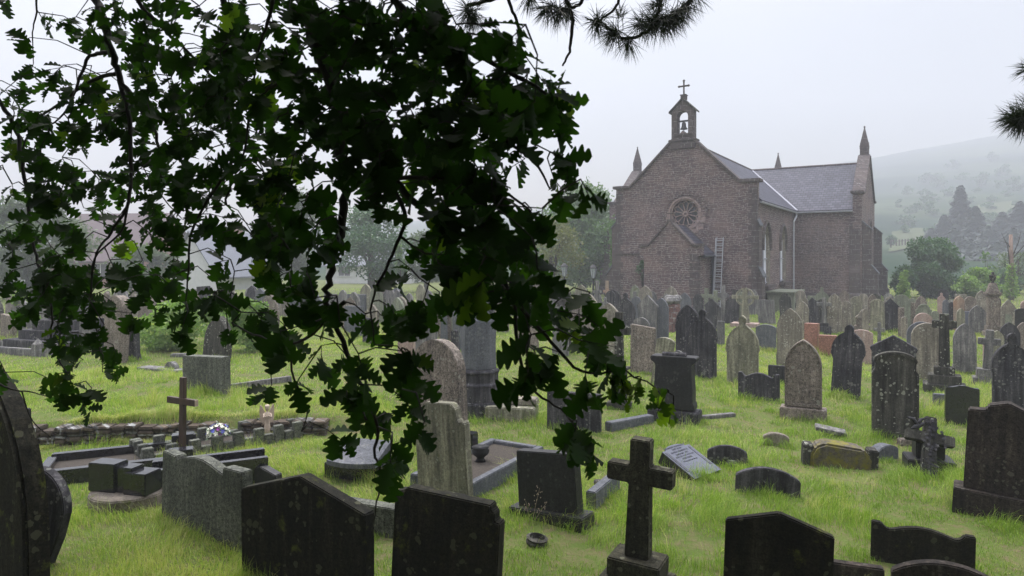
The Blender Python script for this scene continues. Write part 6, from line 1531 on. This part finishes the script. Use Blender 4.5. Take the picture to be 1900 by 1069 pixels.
for i in order:
    p = pos[i]; dv = NP_ - np.array(p); cost = np.linalg.norm(dv, axis=1) + np.maximum(0, -dv[:, 2]) * 1.2
    b = Vector(NP_[int(np.argmin(cost))]); L_ = (p - b).length
    mid = (b + p) / 2 + Vector((g.uniform(-.15, .15), g.uniform(-.1, .1), g.uniform(0, .25))) * L_
    hang = Vector((g.uniform(-.8, .8), g.uniform(-.6, .5), -1.0 + g.uniform(-.1, .9))).normalized()
    ln = g.uniform(.06, .11); tip = p + hang * ln
    W_.mb.tube([v - O0 for v in (b, mid, p, p + hang * ln * .5, tip)], [.0036, .003, .0024, .002, .001], 4)
    NP_ = np.vstack([NP_, [tuple(mid)], [tuple(p)]])
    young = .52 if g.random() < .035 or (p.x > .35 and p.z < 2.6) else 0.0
    sz_ = spr[i][3]
    for q in range(g.choice((4, 5, 5, 6, 7))):
        t = .1 + .9 * q / 5; base = p + hang * ln * min(1, t); a = q * 2.4 + g.uniform(-.5, .5); o1 = hang.orthogonal().normalized(); o2 = hang.cross(o1)
        dr = (hang * g.uniform(.15, .9) + o1 * math.cos(a) + o2 * math.sin(a) + Vector((0, 0, -.35))).normalized()
        nr = Vector((g.gauss(0, .55), g.gauss(-.55, .5), g.gauss(.55, .4))).normalized()
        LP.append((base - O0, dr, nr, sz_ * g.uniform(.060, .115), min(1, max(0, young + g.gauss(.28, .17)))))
W_.mb.build('branch', M['twig'], oak, smooth=True)
def leaves_obj(name, LP, parent):
    n = len(LP); V = np.empty((n, len(LV), 3)); gg = np.random.default_rng(5)
    for i, (p, d, nr, s, t) in enumerate(LP):
        lv = LV.copy(); lv[:, 2] += gg.uniform(-.25, .1) * (lv[:, 1] - .2) ** 2; lv[:, 0] *= gg.uniform(.85, 1.2)
        V[i] = (lv * s) @ mat_from(d, nr).T + np.array(p)
    Fq = (LF[None] + (np.arange(n) * len(LV))[:, None, None]).reshape(-1, 4)
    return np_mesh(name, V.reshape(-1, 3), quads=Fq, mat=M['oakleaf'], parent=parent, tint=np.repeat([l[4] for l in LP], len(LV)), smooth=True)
leaves_obj('leaves', LP, oak)
# the rest of the crown, over and behind the viewpoint
cr = []
gg = random.Random(3)
for i in range(110):
    a = gg.uniform(0, 6.283); r = 7.5 * math.sqrt(gg.random()); x, y = OAKX + 2.2 + r * math.cos(a), OAKY - 1.0 + r * math.sin(a)
    z = 5.2 + gg.uniform(0, 3.4)
    if y > 0: z = max(z, CAMH + 1.2 + y * .62)
    if y > 4.2: continue
    cr.append(((x - OAKX, y - OAKY, z), (1.5, 1.5, .8), .3))
for i in range(75):           # low skirts of foliage added behind the viewpoint to block low sky, as woodland would
    a = math.pi + gg.uniform(.0, 1.0) * math.pi; r = gg.uniform(5, 8.5); cr.append(((r * 1.25 * math.cos(a) + 2.8, r * math.sin(a), gg.uniform(1.0, 6)), (1.5, 1.2, 1.3), .3))
leaf_cloud('crown', cr, 66000, .34, M['oakleaf'], oak, 77)

# ------------------------------------------------------------------ pine whose twigs dip in from the top and right
PNX, PNY = 4.6, -1.0
pine = empty('pine_tree', (PNX, PNY, 0), (0, 0, 0), 'pine with long dark needles dipping in at the top and right edges', 'tree')
P0 = Vector((PNX, PNY, 0))
m = MB(); m.tube([(0, 0, -.2), (.05, 0, 3), (0, .1, 6.5), (-.1, .1, 9)], [.34, .28, .2, .1], 12); m.build('trunk', M['bark'], pine, smooth=True)
PW = Wood(); nd = []
def pnode(px, py, d): return P(px, py, d) - P0
tw = [([(1000, -90, 4.2), (940, -30, 4.2), (945, 5, 4.2), (960, 45, 4.2), (960, 85, 4.2), (950, 118, 4.2)], .014, .006),
 ([(930, -8, 4.2), (895, 4, 4.2), (868, 10, 4.2), (866, 24, 4.2)], .016, .010),
 ([(1040, -80, 4.1), (1048, -10, 4.1), (1058, 18, 4.1), (1062, 55, 4.1), (1056, 95, 4.1), (1044, 122, 4.1)], .018, .006),
 ([(1088, -20, 4.1), (1078, 5, 4.1), (1055, 18, 4.1), (1036, 20, 4.1)], .012, .012),
 ([(1150, -40, 4.0), (1148, 0, 4.0), (1135, 22, 4.0), (1108, 40, 4.0)], .010, .007),
 ([(1310, -60, 3.9), (1280, 0, 3.9), (1258, 25, 3.9), (1225, 38, 3.9), (1200, 60, 3.95), (1165, 72, 4.0), (1140, 62, 4.0), (1122, 45, 4.0)], .016, .008),
 ([(1228, -50, 3.9), (1226, 0, 3.9), (1215, 36, 3.9)], .010, .008),
 ([(2010, 150, 4.0), (1950, 195, 4.0), (1905, 218, 4.0), (1880, 222, 4.0)], .016, .010),
 ([(2010, 60, 4.0), (1950, 110, 4.0), (1912, 128, 4.0)], .012, .008)]
for pts, r0, r1 in tw: PW.path([pnode(*q) + P0 for q in pts], r0, r1, 6)
PW.mb.v = [tuple(Vector(v) + O0 - P0) for v in PW.mb.v]
for (a, b) in (((1000, -90, 4.2), (1.0, 3.0, 5.3)), ((1310, -60, 3.9), (1.4, 2.8, 5.2)), ((2010, 150, 4.0), (3.8, 2.2, 4.6)), ((2010, 60, 4), (3.8, 2.2, 4.6)), ((1040, -80, 4.1), (1.0, 3.0, 5.3)), ((1228, -50, 3.9), (1.4, 2.8, 5.2)), ((1150, -40, 4.0), (1.0, 3.0, 5.3))):
    PW.mb.tube([P(*a) - P0, Vector(b) - P0], [.014, .03], 6)
for b in ((1.0, 3.0, 5.3), (1.4, 2.8, 5.2), (3.8, 2.2, 4.6)): PW.mb.tube([Vector(b) - P0, (Vector(b) - P0) * .5 + Vector((0, 0, 2.8)), (0, 0, 5.2)], [.03, .05, .09], 7)
PW.mb.build('branch', M['twig'], pine, smooth=True)
nv = []; nt_ = []
def tuft(px, py, d, n, ln, dirs=None, spread=1.0, along=0):
    c = pnode(px, py, d)
    for i in range(n):
        v = Vector((g.gauss(0, 1), g.gauss(0, 1), g.gauss(-.25, 1)))
        if dirs: v = v * .75 * spread + Vector(dirs)
        v.normalize(); s = c + Vector((g.gauss(0, .012 + along), g.gauss(0, .012), g.gauss(0, .012)))
        l_ = ln * g.uniform(.7, 1.1); e = s + v * l_ + Vector((0, 0, -.012)); md = s + v * l_ * .5; w_ = v.cross(Vector((g.random() - .5, 1, g.random() - .5))).normalized() * .0016
        b = len(nv); nv.extend([s + w_, s - w_, md + w_, md - w_, e]); nt_.append((b, b + 1, b + 3, b + 2, b + 4))
for a in ((872, 22, 4.2, 150, .15, None), (878, 30, 4.2, 90, .13, (0, 0, -.8)), (1038, 20, 4.1, 150, .16, None), (1020, 14, 4.1, 110, .15, (-.6, 0, -.5)), (1050, 16, 4.1, 60, .13, (0, 0, -1)), (985, -8, 4.15, 80, .14, (-.2, 0, -.7)),
          (1108, 40, 4.0, 150, .125, None), (1150, 30, 4.0, 50, .10, (.2, 0, .9)), (1142, 62, 4.0, 150, .14, (-.4, 0, -.2)), (1166, 72, 4.0, 60, .15, (-.2, 0, -.9)), (1190, 45, 3.95, 120, .13, None), (1212, 40, 3.9, 190, .15, None), (1232, 34, 3.9, 180, .15, (0, 0, -.5)), (1252, 22, 3.9, 150, .15, (.3, 0, -.7)), (1270, 8, 3.9, 70, .14, (.3, 0, -.9)), (1225, 10, 3.9, 80, .12, (-.5, 0, .6)),
          (960, 78, 4.2, 22, .08, (1, 0, 0)), (938, 112, 4.2, 60, .12, (-.1, 0, .9)), (950, 120, 4.2, 40, .10, (.6, 0, .3)), (1290, -10, 3.9, 40, .15, (.3, 0, -1.0)),
          (1900, 216, 4.0, 260, .15, (-.6, 0, -.2)), (1885, 220, 4.0, 150, .13, (-.9, 0, .3)), (1905, 225, 4.0, 120, .14, (-.2, 0, -.9)), (1915, 200, 4.0, 120, .14, (-.2, 0, .9)), (1910, 128, 4.0, 90, .10, (-.8, 0, .2)), (5, -5, 4.0, 1, .01, None)):
    tuft(*a[:5], dirs=a[5])
q4 = [(a, b, c, d) for a, b, c, d, e in nt_]; t3 = [(d, c, e) for a, b, c, d, e in nt_]
q4 = [(a, b, c, d) for (a, b, c, d) in q4]
np_mesh('needles', [tuple(v) for v in nv], quads=q4, tris=[(c, d, e) for (a, b, d, c, e) in nt_], mat=M['needle'], parent=pine, tint=np.random.default_rng(1).random(len(nv)) * .5)
cr = []
for i in range(50):
    a = gg.uniform(0, 6.283); r = 4.6 * math.sqrt(gg.random()); z = gg.uniform(5.2, 9); x, y = r * math.cos(a), r * math.sin(a) - 1.2
    if y + PNY > 1.5: continue
    cr.append(((x, y, z), (1.1, 1.1, .6), .3))
leaf_cloud('crown', cr, 9000, .32, M['needle'], pine, 78, aspect=5)
# ------------------------------------------------------------------ grass
def gz(x, y):
    """numpy version of ground_z without the small undulation"""
    sm = lambda a, b, v: (lambda t: t * t * (3 - 2 * t))(np.clip((v - a) / (b - a), 0, 1))
    return .30 * sm(0, .2, y - (11.0 + (x + 3.3) * .16) + .06) * (1 - sm(-3.6, -1.2, x)) * (1 - sm(20, 40, y))
G = np.random.default_rng(42)
def vnoise(x, y, s, seed):
    """cheap smooth value noise"""
    gr = np.random.default_rng(seed).random((64, 64)); u, v = x * s, y * s; i, j = np.floor(u).astype(int), np.floor(v).astype(int); f, h = u - i, v - j; f = f * f * (3 - 2 * f); h = h * h * (3 - 2 * h)
    q = lambda a, b: gr[a % 64, b % 64]
    return (q(i, j) * (1 - f) + q(i + 1, j) * f) * (1 - h) + (q(i, j + 1) * (1 - f) + q(i + 1, j + 1) * f) * h
def sample(y0, y1, n):
    y = np.sqrt(G.random(n) * (y1 ** 2 - y0 ** 2) + y0 ** 2); x = (G.random(n) * 2 - 1) * (.80 * y + .4); return x, y
parts = []
for y0, y1, n, hh, ww in ((4.6, 8, 130000, .10, .0048), (8, 13, 150000, .105, .0066), (13, 21, 120000, .11, .011), (21, 36, 90000, .12, .019), (36, 60, 40000, .14, .035)):
    x, y = sample(y0, y1, n); parts.append((x, y, np.full(n, hh), np.full(n, ww), np.zeros(n)))
# fuller tufts round the feet of the stones
for (sx_, sy_, hw, rz) in NEARB:
    if sy_ > 26 or sy_ < 4: continue
    n = int(620 * (1 if sy_ < 14 else .5)); u = G.uniform(-hw - .06, hw + .06, n); v = G.normal(0, .05, n) - .14 * np.sign(G.random(n) - .25)
    x = sx_ + u * math.cos(rz) - v * math.sin(rz); y = sy_ + u * math.sin(rz) + v * math.cos(rz)
    parts.append((x, y, np.full(n, .18), np.full(n, .0046 * max(1, sy_ / 8)), np.zeros(n)))
# coarse tussocks
for y0, y1, nc, nb in ((4.8, 9, 700, 60), (9, 15, 1100, 42), (15, 26, 1200, 26)):
    cx_, cy_ = sample(y0, y1, nc); k = vnoise(cx_, cy_, .5, 21) > .35; cx_, cy_ = cx_[k], cy_[k]; rr = G.uniform(.04, .16, len(cx_))
    x = np.repeat(cx_, nb) + G.normal(0, 1, len(cx_) * nb) * np.repeat(rr, nb); y = np.repeat(cy_, nb) + G.normal(0, 1, len(cx_) * nb) * np.repeat(rr, nb)
    parts.append((x, y, np.repeat(G.uniform(.14, .30, len(cx_)), nb), .0036 * np.maximum(1, y / 8), np.where(np.repeat(G.random(len(cx_)), nb) < .10, .8, 0.0)))
# bleached grass along the foot and lip of the retaining wall
n = 16000; x = G.uniform(-8.5, -2.9, n); y = 11.0 + (x + 3.3) * .16 + np.where(G.random(n) < .5, .2, -.2) + G.normal(0, .06, n); k = vnoise(x, y, 1.5, 6) > .4
parts.append((x[k], y[k], np.full(k.sum(), .17), np.full(k.sum(), .005), G.choice([0.0, .85], k.sum(), p=[.45, .55])))
# dry straw, in drifts
x, y = sample(4.6, 24, 60000); k = vnoise(x, y, .8, 5) * .7 + vnoise(x, y, 2.6, 15) * .3 > .55; x, y = x[k], y[k]; parts.append((x, y, np.full(len(x), .11), .003 * np.maximum(1, y / 8), np.full(len(x), .9)))
x, y = sample(5, 18, 2600); parts.append((x, y, np.full(len(x), .24), .0025 * np.maximum(1, y / 8), np.full(len(x), .75)))
X, Y, H, Wd, DR = [np.concatenate([p[i] for p in parts]) for i in range(5)]
n1 = vnoise(X, Y, 1.1, 1); n2 = vnoise(X + 9, Y, .35, 2); n3 = vnoise(X, Y + 5, 3.3, 3)
keep = G.random(len(X)) < np.clip(-.15 + 1.5 * n3 + .6 * (n2 - .4), .06, 1); keep |= DR > 0
# thin patches
X, Y, H, Wd, DR, n1, n2, n3 = [a[keep] for a in (X, Y, H, Wd, DR, n1, n2, n3)]
n = len(X); Hh = H * .92 * (.28 + 1.1 * n1 * n1 + .7 * n3 * n3) * G.uniform(.55, 1.25, n)
# lie: neighbouring blades lean alike
ang = vnoise(X, Y, .9, 7) * 12 + G.normal(0, .9, n); ln = np.clip(G.normal(.55, .3, n) + .5 * (vnoise(X, Y, 2.1, 8) - .5) + .5 * (DR > .8), .05, 1.5)
dx, dy = np.cos(ang), np.sin(ang)
Z = gz(X, Y) + np.array([0.0])
und = np.array([.05 * mnoise.noise(Vector((a * .35, b * .35, .3))) for a, b in zip(X, Y)]) ; Z = Z + und * np.clip((Y - 4) / 5, 0, 1) ** 2 * (3 - 2 * np.clip((Y - 4) / 5, 0, 1)) - .012
B = np.stack([X, Y, Z], 1); D = np.stack([dx, dy, 0 * dx], 1)
fa = G.uniform(0, 6.283, n); Pn = np.stack([np.cos(fa), np.sin(fa), 0 * fa], 1) * Wd[:, None] * .5 * G.uniform(.7, 1.4, n)[:, None]
up = np.array([0, 0, 1.0]); h1 = Hh[:, None]
m1 = B + up * h1 * .55 + D * h1 * ln[:, None] * .25; tp = B + up * h1 * (1 - .28 * ln[:, None]) + D * h1 * ln[:, None] * .95
V = np.stack([B - Pn, B + Pn, m1 + Pn * .8, m1 - Pn * .8, tp], 1).reshape(-1, 3)
i0 = np.arange(n) * 5; Q = np.stack([i0, i0 + 1, i0 + 2, i0 + 3], 1); T3 = np.stack([i0 + 3, i0 + 2, i0 + 4], 1)
tint = np.clip(-.02 + .50 * n2 + .35 * n1 + .30 * (n3 - .5) + G.normal(0, .20, n) + .35 * (G.random(n) < .05), 0, .86); tint = np.where(DR > 0, np.clip(DR + G.normal(0, .06, n), 0, 1), tint)
o = np_mesh('grass', V, quads=Q, tris=T3, mat=M['grass'], tint=np.repeat(tint, 5)); o['kind'] = 'stuff'; o['label'] = 'long green grass with dry straw tufts between the graves'; o['category'] = 'grass'

# ------------------------------------------------------------------ haze
m = MB(); m.box((0, 282, 74), (1420, 700, 154)); hz = m.build('haze', M['grass']); hz.data.materials.clear(); hz['kind'] = 'stuff'
hm = bpy.data.materials.new('mist'); hm.use_nodes = True; t = hm.node_tree; t.nodes.clear(); ho = t.nodes.new('ShaderNodeOutputMaterial'); hv = t.nodes.new('ShaderNodeVolumePrincipled')
hv.inputs['Color'].default_value = (.67, .68, .75, 1); hv.inputs['Density'].default_value = .0027; hv.inputs['Anisotropy'].default_value = 0.1
t.links.new(hv.outputs[0], ho.inputs['Volume']); hz.data.materials.append(hm)
print('SCENE', len(bpy.data.objects), 'objects', n, 'blades', len(LP), 'oak leaves')
